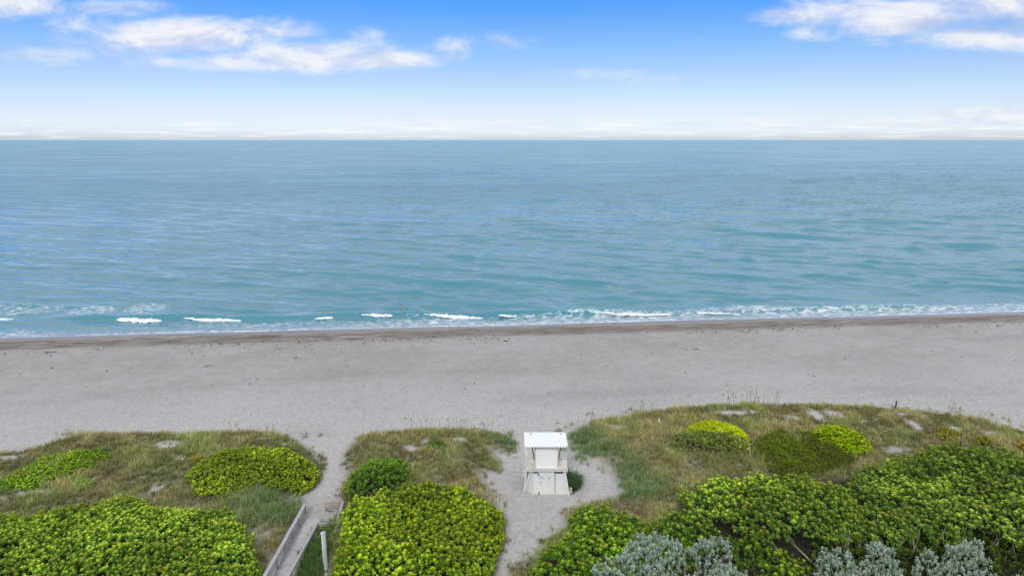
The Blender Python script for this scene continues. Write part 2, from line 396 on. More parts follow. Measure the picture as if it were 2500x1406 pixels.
# ------------------------------------------------------------------ terrain: beach and three grassy dunes
F_ = 2.3                                              # top of the grass on the far dune edge, as seen in the photograph
DUNE = {
 'left': poly([(-160, 1120, F_), (0, 1098, F_), (75, 1095, F_), (150, 1062, F_), (230, 1050, F_), (300, 1053, F_), (400, 1048, F_), (440, 1052, F_), (500, 1048, F_), (570, 1042, F_), (640, 1048, F_),
               (690, 1056, F_), (720, 1068, F_), (750, 1092, 2.3), (776, 1118, 2.0), (786, 1145), (775, 1172), (740, 1197), (702, 1218), (722, 1230), (738, 1240), (692, 1325), (640, 1420), (610, 1480), (-220, 1480)]),
 'middle': poly([(838, 1126), (850, 1092, 2.2), (872, 1057, F_), (920, 1047, F_), (1000, 1045, F_), (1050, 1040, F_), (1130, 1040, F_), (1200, 1048, F_), (1240, 1055, F_), (1260, 1075, 2.2), (1248, 1106), (1206, 1106), (1220, 1142),
               (1190, 1146), (1172, 1158), (1176, 1185), (1206, 1202), (1200, 1225), (1232, 1262), (1228, 1320), (1205, 1382), (1190, 1480), (700, 1480), (730, 1406), (776, 1290), (822, 1290), (842, 1232), (838, 1195), (850, 1148)]),
 'right': poly([(1386, 1088), (1390, 1062, 2.3), (1396, 1042, F_), (1430, 1027, F_), (1480, 1017, F_), (1560, 1002, F_), (1610, 995, F_), (1660, 991, F_), (1700, 987, F_), (1800, 982, F_), (1850, 981, F_), (1900, 986, F_), (1930, 977, F_), (1960, 980, F_),
               (2070, 987, F_), (2180, 992, F_), (2210, 1006, F_), (2250, 1002, F_), (2330, 1010, F_), (2420, 1022, F_), (2470, 1042, F_), (2500, 1054, F_), (2700, 1085, F_), (2800, 1480), (1230, 1480), (1250, 1400), (1295, 1372), (1332, 1345), (1372, 1302), (1378, 1285), (1388, 1246),
               (1445, 1232), (1482, 1232), (1518, 1216), (1530, 1196), (1510, 1175), (1490, 1146), (1460, 1121), (1430, 1111), (1402, 1099)])}
bare = [(620, 1305, 1.1, .9), (405, 1088, 1.4, 1.0), (18, 1113, 1.2, .7), (232, 1062, .8, .5), (60, 1200, 2.2, .5), (1990, 1012, .7, 1.8), (2035, 1012, 1.1, .9), (2220, 1012, 2.0, .7), (2230, 1040, .7, 1.5),
        (2328, 1048, 1.0, .6), (2190, 1100, 1.2, .7), (1780, 1010, 1.5, .6), (1830, 1008, .8, .4), (1508, 1046, .8, .5), (1120, 1077, .8, .5), (1000, 1098, .8, .5), (2410, 1058, 1.2, .5), (1930, 1022, 1.1, .6), (1950, 1060, 1.5, .5), (640, 1068, .8, .4), (700, 1080, .9, .4)]
BARE = [(*at(px, py, 2.6), rx, ry) for px, py, rx, ry in bare]
RX0, RX1, RY0, RY1, RC = -120.0, 120.0, 26.0, 92.0, .3
gxs = np.arange(RX0, RX1, RC); gys = np.arange(RY0, RY1, RC); GX, GY = np.meshgrid(gxs, gys)
mask = np.zeros(GX.shape)
for P in DUNE.values(): mask[inside(P, GX, GY)] = 1
def blur(a, k):
    for ax in (0, 1):
        for _ in range(2):
            p = np.pad(a, [(k + 1, k) if i == ax else (0, 0) for i in (0, 1)], mode='edge'); cs = np.cumsum(p, ax)
            n = a.shape[ax]; hi = np.take(cs, np.arange(2 * k + 1, 2 * k + 1 + n), ax); lo = np.take(cs, np.arange(0, n), ax); a = (hi - lo) / (2 * k + 1)
    return a
dmap = np.clip((blur(mask, 5) - .45) / .55, 0, 1)
hmap = dmap * (.75 + .55 * fbm(GX * .16, GY * .16, 3)) * .95
# the litter patch under the plants, with open sand left bare
bm_ = np.zeros(GX.shape)
for bx, by, rx, ry in BARE:
    q = ((GX - bx) / rx) ** 2 + ((GY - by) / ry) ** 2; bm_ = np.maximum(bm_, smooth01((1.5 - q + 1.2 * (fbm(GX * 1.3, GY * 1.3, 3) - .5))))
lmap = np.clip(blur(mask, 1), 0, 1) * smooth01((fbm(GX * .45 + 40, GY * .45, 4) - .16) / .18) * (1 - bm_)
def sample(mp, x, y):
    fx = np.clip((np.asarray(x, float) - RX0) / RC, 0, len(gxs) - 1.001); fy = np.clip((np.asarray(y, float) - RY0) / RC, 0, len(gys) - 1.001)
    ix = fx.astype(int); iy = fy.astype(int); ax = fx - ix; ay = fy - iy
    return (mp[iy, ix] * (1 - ax) + mp[iy, ix + 1] * ax) * (1 - ay) + (mp[iy + 1, ix] * (1 - ax) + mp[iy + 1, ix + 1] * ax) * ay
def ground(x, y):
    x = np.asarray(x, float); y = np.asarray(y, float)
    d = SHORE_B + SHORE_K * x - y + 1.3 * (fbm(x * .06, y * .0 + 3, 3) - .5) * np.exp(-np.abs(SHORE_B + SHORE_K * x - y) / 8)
    zb = np.where(d > 0, 1.75 * (1 - np.exp(-d / 13.0)), d * .11)
    return zb + .10 * (fbm(x * .3, y * .3, 4) - .5) * smooth01(d / 10) + sample(hmap, x, y)
def sh(pts, z): return poly(pts, z)
SH = {}
SH['front_left'] = sh([(-200, 1262), (0, 1262), (90, 1262), (180, 1240), (330, 1222), (440, 1246), (520, 1252), (570, 1252), (600, 1300), (628, 1345), (640, 1400), (645, 1480), (-260, 1480)], 3.3)
SH['mid_left'] = sh([(452, 1175, 2.5), (470, 1150, 2.8), (500, 1125, 3), (540, 1104, 3), (590, 1096, 3), (640, 1096, 3), (672, 1100, 3), (700, 1098, 3), (740, 1110, 3), (776, 1130, 2.7), (783, 1150, 2.3), (765, 1180, 2.3), (735, 1198, 2.3), (690, 1206, 2.4), (640, 1204, 2.4), (560, 1222, 2.4), (500, 1222, 2.4), (460, 1200, 2.4)], 2.7)
SH['low_left'] = sh([(-120, 1195), (0, 1180), (60, 1140), (110, 1115), (190, 1102), (262, 1098), (272, 1120), (230, 1150), (160, 1170), (60, 1202), (0, 1208), (-120, 1230)], 2.7)
SH['mid_small'] = sh([(843, 1178, 2.6), (862, 1150, 3), (900, 1128, 3.2), (950, 1118, 3.2), (990, 1128, 3), (1004, 1165, 2.6), (990, 1200, 2.4), (940, 1226, 2.3), (880, 1236, 2.2), (843, 1224, 2.2)], 2.8)
SH['front_mid'] = sh([(846, 1240, 3), (868, 1224, 3.3), (930, 1204, 3.4), (1000, 1192, 3.4), (1050, 1186, 3.4), (1120, 1196, 3.3), (1180, 1220, 3.0), (1218, 1235, 2.7), (1236, 1275, 2.2), (1228, 1320, 2.2), (1204, 1380, 2.2), (1188, 1480, 2.2), (800, 1480, 2.4), (822, 1400, 2.4), (830, 1340, 2.4), (842, 1290, 2.6)], 3.0)
SH['mound'] = sh([(1668, 1056), (1680, 1036, 3.2), (1708, 1024, 3.3), (1745, 1022, 3.3), (1785, 1030, 3.3), (1818, 1048, 3.1), (1830, 1072), (1824, 1092), (1760, 1090), (1700, 1085)], 2.8)
SH['olive'] = sh([(1632, 1098), (1650, 1080), (1690, 1074), (1730, 1072), (1770, 1062, 3), (1800, 1076), (1838, 1095), (1846, 1112), (1800, 1118), (1740, 1114), (1690, 1108), (1650, 1110)], 2.6)
SH['fine'] = sh([(1842, 1080), (1860, 1058, 3), (1900, 1048, 3), (1950, 1052, 3), (2000, 1068), (2050, 1095), (2095, 1128), (2080, 1150), (2010, 1160), (1930, 1164), (1880, 1152), (1850, 1120)], 2.7)
SH['bright'] = sh([(1980, 1060), (2010, 1048, 3), (2050, 1046, 3), (2090, 1060, 3), (2118, 1080), (2130, 1102), (2095, 1116), (2060, 1112), (2020, 1092), (1990, 1078)], 2.8)
SH['big_left'] = sh([(1652, 1215, 4.0), (1690, 1188, 4.8), (1740, 1172, 5), (1800, 1160, 5), (1880, 1158, 5), (1960, 1166, 5), (2060, 1180, 5), (2120, 1230, 5), (2090, 1310, 4.2), (1990, 1335, 4.0), (1900, 1342, 3.8), (1830, 1330, 3.6), (1760, 1290, 3.6), (1690, 1252, 3.6)], 4.6)
SH['big_right'] = sh([(2060, 1190, 4.5), (2080, 1160, 4.6), (2150, 1130, 4.6), (2230, 1108, 4.4), (2330, 1108, 4.4), (2430, 1120, 4.4), (2520, 1140, 4.6), (2680, 1170, 4.6), (2800, 1330, 4.4), (2500, 1322, 4.3), (2400, 1318, 4.2), (2280, 1318, 4.2), (2160, 1315, 4.2), (2090, 1310, 4.2), (2110, 1240, 4.6)], 4.6)
SH['front_right'] = sh([(1382, 1262), (1400, 1244, 3.4), (1440, 1236, 3.5), (1490, 1250, 3.5), (1530, 1262, 3.5), (1580, 1276, 3.3), (1600, 1310), (1580, 1360), (1540, 1480), (1250, 1480), (1296, 1392, 2.4), (1340, 1356, 2.4), (1385, 1322, 2.3), (1380, 1285, 2.4)], 3.0)
SH['front_dark'] = sh([(1592, 1278), (1620, 1264, 3.4), (1680, 1256, 3.5), (1726, 1268, 3.5), (1752, 1300, 3.2), (1770, 1340), (1700, 1370), (1640, 1362), (1600, 1320)], 3.0)
SH['green_tuft'] = sh([(176, 1200), (190, 1184), (215, 1180), (232, 1190), (226, 1206), (190, 1210)], 2.3)
SH['tower_tuft'] = sh([(1384, 1158, 2.1), (1396, 1152, 2.3), (1412, 1160, 2.2), (1416, 1178, 2.0), (1408, 1194, 1.9), (1388, 1200, 1.8), (1382, 1190, 1.8)], 2.0)
SH['yellow'] = sh([(2278, 1062), (2295, 1046, 2.9), (2330, 1052, 2.9), (2352, 1070), (2340, 1086), (2300, 1084)], 2.6)
SH['yellow2'] = sh([(2370, 1084), (2390, 1070, 2.8), (2418, 1078), (2424, 1094), (2390, 1098)], 2.6)
SH['orange'] = sh([(2478, 1098), (2494, 1084, 2.8), (2560, 1086, 2.8), (2570, 1112), (2500, 1116)], 2.6)
SH['mid_green'] = sh([(1040, 1090), (1058, 1076, 2.8), (1085, 1078, 2.8), (1100, 1088), (1080, 1098), (1052, 1098)], 2.6)
SH['under_left'] = sh([(1700, 1345), (1790, 1330), (1850, 1345), (1920, 1372), (1975, 1392), (1985, 1480), (1840, 1480), (1800, 1400)], 2.6)
SH['under_mid'] = sh([(1560, 1300, 3), (1640, 1355), (1720, 1352), (1700, 1400), (1600, 1420), (1520, 1420)], 2.6)
SH['under_right'] = sh([(1985, 1352), (2080, 1322), (2200, 1322), (2350, 1326), (2500, 1332), (2620, 1340), (2660, 1480), (1985, 1480)], 2.4)
MOULD_SHADE = {'front_left': 0, 'front_mid': 0, 'mid_small': 0, 'mid_left': 0, 'mound': 0, 'olive': 0, 'bright': 0, 'front_right': 0, 'front_dark': 0, 'under_mid': 0}  # shrubs whose ground is coloured as mould plus painted shade
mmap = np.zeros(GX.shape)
for k_ in MOULD_SHADE: mmap[inside(SH[k_], GX, GY) & (edge_dist(SH[k_], GX, GY) > .35)] = 1
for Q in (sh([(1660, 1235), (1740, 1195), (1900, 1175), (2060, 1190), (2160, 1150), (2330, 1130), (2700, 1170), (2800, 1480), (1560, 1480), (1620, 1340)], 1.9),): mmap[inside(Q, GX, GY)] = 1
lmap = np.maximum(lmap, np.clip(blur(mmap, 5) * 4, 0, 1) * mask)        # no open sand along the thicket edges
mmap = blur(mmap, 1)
def G(x, y): return float(ground(x, y))

def sheet(name, xs, ds, zf, mat, attrs=None):         # grid sheared along the shore: (x, distance inland)
    X, D_ = np.meshgrid(xs, ds); Y = SHORE_B + SHORE_K * X - D_
    Z = zf(X, Y); nx = len(xs)
    i = (np.arange(len(ds) - 1)[:, None] * nx + np.arange(nx - 1)[None]).ravel()
    F4 = np.stack([i, i + 1, i + 1 + nx, i + nx], 1)
    at_ = {k: f(X, Y).ravel() for k, f in (attrs or {}).items()}
    return np_mesh(name, np.stack([X, Y, Z], -1).reshape(-1, 3), F4[:, ::-1], attrs=at_, mat=mat, smooth=True)
def geo(a, b, n): return a * (b / a) ** (np.linspace(0, 1, n))
xs = np.concatenate([-geo(115, 40000, 30)[::-1], np.arange(-114.6, 114.7, .42), geo(115, 40000, 30)])
ds = np.concatenate([[-40., -25, -15, -9, -6], np.arange(-4, 86, .36), geo(87, 40000, 30)])
beach = sheet('beach', xs, ds, ground, M['sand'], {'litter': lambda X, Y: sample(lmap, X, Y) * ((np.abs(X) < 118) & (Y > 27) & (Y < 90)), 'mould_shade': lambda X, Y: sample(mmap, X, Y) * ((np.abs(X) < 118) & (Y > 27) & (Y < 90))})
tag(beach, 'pale grey sand beach with footprints, dunes and a dark band of seaweed along the water', 'beach', kind='structure')
# ------------------------------------------------------------------ sea: one sheet with real swell near the shore
BRK = [at(-150, 786, 0), at(30, 779, 0), at(290, 778, 0), at(400, 779, 0), at(520, 778, 0), at(700, 777, 0), at(800, 775, 0), at(930, 771, 0), at(1100, 771, 0), at(1240, 769, 0), at(1440, 767, 0), at(1600, 768, 0), at(1750, 766, 0), at(2000, 757, 0), at(2200, 754, 0), at(2600, 748, 0)]
bx_, by_ = np.array([p[0] for p in BRK]), np.array([p[1] for p in BRK])
def brk_y(x): return np.interp(x, bx_, by_)
wr = np.random.default_rng(5); WAVES = []
for k in range(46):
    lam = 1.5 * (17 / 1.5) ** (k / 45.0)
    ang = wr.normal(.30, .26 if lam < 7 else .14)     # direction of travel, near straight on to the beach
    WAVES.append((lam, ang, .0052 * lam ** .88 * wr.uniform(.5, 1.2), wr.uniform(0, 6.28)))
def sea_z(X, Y, spacing):
    Uo = Y - SHORE_B - SHORE_K * X
    z = np.zeros(X.shape)
    gust = .55 + .9 * fbm(X * .012 + 5, Y * .03, 3)
    for lam, ang, am, ph in WAVES:
        k = 2 * np.pi / lam
        p = k * (X * math.sin(ang) + Y * math.cos(ang)) + ph + 2.2 * vnoise(X * .05 / lam * 6, Y * .05 / lam * 6)
        s = np.sin(p); z += am * np.clip((lam / spacing - 2.5) / 3, 0, 1) * (s + .22 * np.cos(2 * p))
    z *= gust * smooth01((Uo - 1.0) / 9.0) * 1.0
    for j, (lam, ang, ph) in enumerate(((4.6, .34, 6.), (6.3, .40, 4.), (8.5, .38, 1.), (11., .30, 3.), (13.5, .42, 5.), (17., .34, 2.), (22., .30, 4.))):   # steeper crests, each only a few metres long
        k = 2 * np.pi / lam; p = k * (X * math.sin(ang) + Y * math.cos(ang)) + ph + 1.6 * (fbm(X * .03 + j, Y * .03, 2) - .5) * 2
        env = smooth01((fbm(X * .055 + 13 * j, Uo * .09 + 7 * j, 3) - .45) / .14) * (.75 + .45 * np.clip(X / np.maximum(90, Y * .7), -1, 1))
        z += .034 * lam * env * (((1 + np.sin(p)) / 2) ** 5 - .25) * np.clip((lam / spacing - 3) / 3, 0, 1) * smooth01((Uo - 9) / 9.0)
    # the last swell standing up just before it breaks, and a softer one behind it
    q = Y - brk_y(X); n = fbm(X * .07 + 3, Y * 0, 3)
    face = np.where(q < 0, np.exp(-(q / .95) ** 2), np.exp(-(q / 2.2) ** 2))
    z += .90 * (.40 + .9 * n) * face * smooth01((70 - np.abs(X)) / 20 + 1)
    q2 = q - 7.5 - 2.5 * np.sin(X * .045); z += .34 * smooth01((fbm(X * .045 + 9, Y * 0 + 2, 3) - .38) / .25) * np.where(q2 < 0, np.exp(-(q2 / 1.1) ** 2), np.exp(-(q2 / 2.6) ** 2))
    z += .05 * (fbm(X * .5, Y * .5, 3) - .5) * smooth01((Uo + 1) / 3)
    return z
foam_zones = [(-60, 757, 100, 16, .6), (70, 758, 110, 15, .56), (225, 757, 80, 14, .60), (350, 753, 66, 17, .60), (90, 745, 60, 8, .42), (345, 806, 110, 12, .42), (520, 800, 170, 16, .36), (100, 815, 130, 8, .42), (640, 795, 110, 12, .34),
              (760, 790, 110, 13, .40), (900, 787, 90, 10, .46), (1010, 781, 60, 12, .42), (1180, 792, 140, 6, .42), (1330, 780, 110, 12, .50), (1420, 773, 60, 12, .5), (1500, 780, 130, 7, .45), (1650, 768, 120, 8, .58), (1760, 760, 120, 11, .60), (1860, 755, 110, 13, .66),
              (1960, 757, 120, 10, .66), (2080, 757, 110, 7, .60), (2230, 757, 120, 4, .55), (2400, 754, 160, 3, .5), (1700, 776, 120, 5, .5)]
def foam_at(X, Y):
    Uo = Y - SHORE_B - SHORE_K * X; f = np.zeros(X.shape); near = (Uo < 45) & (np.abs(X) < 130)
    if not near.any(): return f
    x, y = X[near], Y[near]; a = np.zeros(x.shape)
    for px, py, rx, ry, wt in foam_zones:            # ellipses on the water, metres
        cx, cy = at(px, py, 0); x1, _ = at(px + rx, py, 0); _, y1 = at(px, py - ry, 0)
        a = np.maximum(a, wt * np.clip(1.35 - ((x - cx) / (x1 - cx)) ** 2 - ((y - cy) / (y1 - cy)) ** 2, 0, 1))
    u = Uo[near]; w1 = 1.9 * (fbm(x * .05 + 60, x * 0, 4) - .5)
    edge = np.exp(-((u - .9 - w1) / .55) ** 2) * (.55 + .75 * fbm(x * .04 + 20, x * 0, 3))
    a = np.maximum(a, np.clip(edge, 0, 1) * .85)
    a = np.maximum(a, np.clip(.70 * smooth01((u - .3) / 1) * smooth01((9 - u) / 4) * fbm(x * .05 + 8, u * .1, 3) * 1.5, 0, .6))
    f[near] = a; return f
us = np.concatenate([np.arange(-4, 16, .17), np.arange(16, 60, .34), np.arange(60, 150, .7), np.arange(150, 420, 1.7), geo(420, 3000, 330), geo(3100, 90000, 60)])
ts = np.linspace(-1, 1, 760)
UU, TT = np.meshgrid(us, ts, indexing='ij')
XX = TT * (128 + np.maximum(UU, 0) * .95); YY = SHORE_B + SHORE_K * XX * np.exp(-np.maximum(UU, 0) / 4000.) + UU
sp = np.maximum(np.gradient(us), (128 + us * .95) * 2 / 760)[:, None] * np.ones_like(XX)
ZZ = sea_z(XX, YY, sp)
nt = len(ts); i = (np.arange(len(us) - 1)[:, None] * nt + np.arange(nt - 1)[None]).ravel()
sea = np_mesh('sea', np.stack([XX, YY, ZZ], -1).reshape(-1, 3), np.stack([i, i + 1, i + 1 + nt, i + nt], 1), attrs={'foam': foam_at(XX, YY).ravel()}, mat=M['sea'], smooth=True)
tag(sea, 'calm blue green sea with small ripples reaching to the horizon', 'sea', kind='structure')
# open water far to both sides of the finely meshed part
far = MB()
for s in (-1, 1):
    x0, x1 = s * 126, s * 60000
    v = [far.bm.verts.new(p) for p in ((x0, SHORE_B + SHORE_K * x0 - 4, -.35), (x1, SHORE_B + SHORE_K * x1 - 4, -.35), (x1, 110000, -.35), (x0 * 500, 60000, -.35))]
    far.bm.faces.new(v)
fo = far.build('sea_far_side', M['sea']); fo.name = 'sea_beyond'; tag(fo, 'open sea beyond both ends of the beach in view', 'sea', kind='structure')

# breaking crests: a rolling ridge of white water each
def breaker(pts, wid, hgt, label):
    P = [at(px, py, .25) for px, py in pts]; x0, x1 = P[0][0], P[-1][0]
    n = max(14, int((x1 - x0) / .16)); mI = 13
    tx = np.linspace(0, 1, n); X = x0 + (x1 - x0) * tx
    Y0 = np.interp(X, [p[0] for p in P], [p[1] for p in P])
    env = np.sin(np.pi * np.clip(tx, .0, 1)) ** .35 * (.6 + .8 * fbm(X * .35, X * 0 + 4, 3))
    a = np.linspace(0, np.pi, mI)
    VX = np.repeat(X[:, None], mI, 1)
    lump = .35 + 1.3 * fbm(X[:, None] * 1.9 + 0 * a, a[None] * 1.6 + X[:, None] * .2, 5)
    VY = Y0[:, None] - np.cos(a)[None] * wid * .33 * (.45 + .75 * env[:, None]) * lump + .22 * (fbm(X * .8, X * 0, 3) - .5)[:, None]
    VZ = np.sin(a)[None] * hgt * .62 * env[:, None] * lump + sea_z(X[:, None] + 0 * a, Y0[:, None] + 0 * a, np.full((n, mI), .2)) * .7 - .10
    i = (np.arange(n - 1)[:, None] * mI + np.arange(mI - 1)[None]).ravel()
    o = np_mesh('breaking_wave', np.stack([VX, VY, VZ], -1).reshape(-1, 3), np.stack([i, i + mI, i + mI + 1, i + 1], 1), mat=M['foam'], smooth=True)
    return tag(o, label, 'breaking wave', 'white waves breaking along the beach')
breaker([(-90, 775), (0, 778), (36, 777)], 2.4, .45, 'white breaking crest cut by the left edge of the photo')
breaker([(287, 777), (340, 779), (398, 780)], 2.9, .52, 'bright thick breaker in front of the round lacy foam patch')
breaker([(450, 777), (520, 780), (590, 780)], 2.7, .48, 'white breaker with no foam patch behind it, second whole one from the left')
breaker([(768, 776), (790, 775), (816, 774)], 2.0, .38, 'short white breaker left of the swimmer with dark curling water beside it')
breaker([(862, 768), (910, 770), (960, 770)], 2.4, .44, 'long white breaker just below left of the swimmer')
breaker([(998, 766), (1080, 770), (1130, 772), (1180, 771)], 2.3, .42, 'longest unbroken white breaker just right of the swimmer')
breaker([(1216, 768), (1240, 769), (1263, 769)], 1.9, .34, 'short white breaker between the two longest breakers')
breaker([(1352, 763), (1370, 764), (1388, 764)], 1.5, .28, 'smallest white breaker, a short dab just left of the long right one')
breaker([(1441, 764), (1520, 767), (1600, 767), (1640, 766)], 2.1, .38, 'long white breaker above the lifeguard tower, reaching into the right foam')
breaker([(1660, 762), (1740, 764), (1810, 764)], 1.9, .30, 'low ragged breaker merging into the broad foam on the right')

# ------------------------------------------------------------------ foliage builders
LEAFGAIN = 1.78
def unit(v): return v / (np.linalg.norm(v, axis=-1, keepdims=True) + 1e-9)
def leaves(C, D, N, L, W_, cup=.25):                  # six point leaf: base C, direction D, normal N
    S = unit(np.cross(D, N)); N = unit(np.cross(S, D))
    L = L[:, None]; W_ = W_[:, None]
    p = [C, C + D * L * .35 + S * W_ * .5 + N * W_ * cup, C + D * L * .78 + S * W_ * .42 + N * W_ * cup, C + D * L, C + D * L * .78 - S * W_ * .42 + N * W_ * cup, C + D * L * .35 - S * W_ * .5 + N * W_ * cup]
    V_ = np.stack(p, 1).reshape(-1, 3); b = np.arange(len(C))[:, None] * 6
    F = np.concatenate([b + np.array([[0, 1, 2, 3]]), b + np.array([[0, 3, 4, 5]])])
    return V_, F
def rosettes(P, axis, ls, inner, outer, r, tipfrac, k=9, twig=.0, narrow=.85, jit=.16):
    """whorls of leaves round each shoot tip P: upright young leaves inside, spread older leaves below"""
    n = len(P); T_ = np.repeat(P, k, 0); A = np.repeat(unit(axis), k, 0)
    j = np.tile(np.arange(k), n); az = j * 2.4 + np.repeat(r.random(n) * 6.28, k) + r.normal(0, .25, n * k)
    e1 = unit(np.cross(A, np.tile([[.31, .77, .55]], (n * k, 1)))); e2 = np.cross(A, e1)
    lift = np.interp(j / (k - 1.), [0, 1], [1.15, -.05]) + r.normal(0, .14, n * k)
    D = unit((np.cos(az)[:, None] * e1 + np.sin(az)[:, None] * e2) * np.cos(lift)[:, None] + A * np.sin(lift)[:, None])
    N = unit(A * 1.2 - D * .4 + r.normal(0, .15, (n * k, 3)))
    sz = np.repeat(ls * r.uniform(.55, 1.3, n), k) * np.interp(j / (k - 1.), [0, .4, 1], [.72, 1.0, 1.05])
    base = T_ - A * (j / (k - 1.) * sz * .55)[:, None]
    V_, F = leaves(base, D, N, sz, sz * narrow)
    f = np.clip(j / (k - 1.) / tipfrac, 0, 1)[:, None]
    tone = np.repeat(r.normal(1, jit, n), k)[:, None] * r.normal(1, .10, (n * k, 1))
    c = (np.array(inner) * (1 - f) + np.array(outer) * f) * np.clip(tone, .45, 1.6) * LEAFGAIN
    return V_, F, np.repeat(c, 6, 0)
class Shrub:
    """a shrub filling a ground polygon; its canopy is a height field of clumps"""
    def __init__(s, P, H, edge, lump, lscale, seed, base=None, rim=.22):
        s.rim = rim
        s.P = P; s.H, s.edge, s.lump, s.ls, s.seed, s.base = H, edge, lump, lscale, seed, base
        s.r = np.random.default_rng(seed); s.amp = 1.0
        xs_ = [p[0] for p in P]; ys_ = [p[1] for p in P]; s.bb = (min(xs_), max(xs_), min(ys_), max(ys_)); s.amp = float(np.clip(.2 * math.sqrt((s.bb[1] - s.bb[0]) * (s.bb[3] - s.bb[2])), .5, 3.0))
    def height(s, x, y, d=None):
        if d is None: d = edge_dist(s.P, x, y)
        dome = 1 - (1 - np.clip(d / s.edge, 0, 1)) ** 2.2
        o = s.seed * 7.7
        n = np.abs(2 * vnoise(x / s.ls + o, y / s.ls) - 1) * .7 + .3 * np.abs(2 * vnoise(x / s.ls * 2.3 + o, y / s.ls * 2.3 + 4) - 1)   # rounded clumps with creases between
        big = fbm(x / (s.ls * 2.6) + o + 3, y / (s.ls * 2.6), 3)
        return s.H * (s.rim + (1 - s.rim) * dome) * (1 + .8 * (big - .5)) + s.lump * (n * 2 - .75) * (.45 + .55 * dome)
    def crease(s, x, y):
        o = s.seed * 7.7; return np.abs(2 * vnoise(x / s.ls + o, y / s.ls) - 1)
    def points(s, dens):
        x0, x1, y0, y1 = s.bb; n = int((x1 - x0) * (y1 - y0) * dens)
        x = s.r.uniform(x0, x1, n); y = s.r.uniform(y0, y1, n)
        d = edge_dist(s.P, x, y); wob = (fbm(x / 1.2 + s.seed, y / 1.2, 4) - .5) * s.amp
        k = inside(s.P, x, y) & (d + wob > 0) | (~inside(s.P, x, y) & (d < wob * .35)); x, y, d = x[k], y[k], d[k]
        return x, y, d
    def surface(s, x, y):
        e = .25; h = s.height(x, y); hx = s.height(x + e, y); hy = s.height(x, y + e)
        return h, unit(np.stack([-(hx - h) / e, -(hy - h) / e, np.ones_like(h)], -1))
def relax(x, y, cell):                                # keep at most one point per cell so that shoots spread evenly
    k = np.round(x / cell).astype(np.int64) * 100003 + np.round(y / cell).astype(np.int64)
    _, idx = np.unique(k, return_index=True); return idx
def stems(name, pts_fn, n, parent, mat):
    m_ = MB()
    for q in range(n):
        pts, rad = pts_fn(q); m_.tube(pts, rad, 6)
    return m_.build(name, mat, parent, smooth=True)
def grape(name, P, H, label, cat, seed, edge=1.6, lump=.28, ls=1.5, cell=.27, leaf=.20, inner=(.42, .46, .035), outer=(.085, .19, .022), tip=.8, k=9, under=None, canopy=None, mat='grape', group=None, yellow=.0, narrow=.85, stem=(.20, .17, .13), sparse=0.0, axis_up=.55, rim=.22):
    S = Shrub(P, H, edge, lump, ls, seed, rim=rim); r = S.r
    x, y, d = S.points(3.0 / cell ** 2); i_ = relax(x, y, cell); x, y, d = x[i_], y[i_], d[i_]
    if sparse: k_ = fbm(x * .55 + seed, y * .55, 3) > sparse; x, y, d = x[k_], y[k_], d[k_]
    if lump > .2: k_ = S.crease(x, y) > r.uniform(-.04, .12, len(x)); x, y = x[k_], y[k_]
    h, nrm = S.surface(x, y); g = ground(x, y)
    ax = unit(nrm * (1 - axis_up) + np.array([0, 0, axis_up]) + r.normal(0, .16, nrm.shape))
    z = g + np.maximum(h, .12) + r.normal(0, .05 + .05 * H, len(x))
    tn = fbm(x * .28 + seed * 3, y * .28, 3)[:, None]         # foliage tone varies in random patches
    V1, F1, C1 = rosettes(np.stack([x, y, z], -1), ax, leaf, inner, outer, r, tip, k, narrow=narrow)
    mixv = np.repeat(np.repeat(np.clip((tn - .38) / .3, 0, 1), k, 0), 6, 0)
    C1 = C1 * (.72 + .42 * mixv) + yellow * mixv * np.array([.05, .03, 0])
    # older leaves below and on the flanks
    x2, y2, d2 = S.points(1.5 / cell ** 2); h2, n2 = S.surface(x2, y2); g2 = ground(x2, y2)
    lo = 0.0 if canopy is None else canopy
    fz = np.where(r.random(len(x2)) < .6, r.uniform(.72, .97, len(x2)), r.uniform(.25, .8, len(x2))); z2 = g2 + np.maximum(h2, .1) * (lo + (1 - lo) * fz)
    V2, F2, C2 = rosettes(np.stack([x2, y2, z2], -1), unit(n2 * .6 + r.normal(0, .45, n2.shape) + np.array([0, 0, .25])), leaf * .95, np.array(outer) * 1.25, np.array(outer) * .95, r, .6, 6, narrow=narrow)
    gx_, gy_ = (S.bb[0] + S.bb[1]) / 2, (S.bb[2] + S.bb[3]) / 2
    root = empty(name, (gx_, gy_, G(gx_, gy_)), label, cat, group)
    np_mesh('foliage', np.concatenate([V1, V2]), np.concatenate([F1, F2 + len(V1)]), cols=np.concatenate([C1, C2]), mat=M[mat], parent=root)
    area = (S.bb[1] - S.bb[0]) * (S.bb[3] - S.bb[2]); ns = 3 if area < 12 else (6 if area < 80 else 10)
    sx, sy, sd = S.points(ns * 6 / area); sx, sy = sx[:ns], sy[:ns]
    for q in range(len(sx)):
        hh = float(S.height(np.array([sx[q]]), np.array([sy[q]]))[0]); z0 = G(sx[q], sy[q]) - .15
        a_ = r.uniform(0, 6.28); L = min(1.2, .35 * hh + .2)
        p = [Vector((sx[q], sy[q], z0)), Vector((sx[q] + math.cos(a_) * L * .35, sy[q] + math.sin(a_) * L * .35, z0 + .15 + hh * .45)), Vector((sx[q] + math.cos(a_) * L, sy[q] + math.sin(a_) * L, z0 + .12 + hh * .85))]
        MB().tube(p, [.03 + .012 * hh, .024 + .008 * hh, .012], 5).build('stem', M['bark'], root, smooth=True)
    return root, S
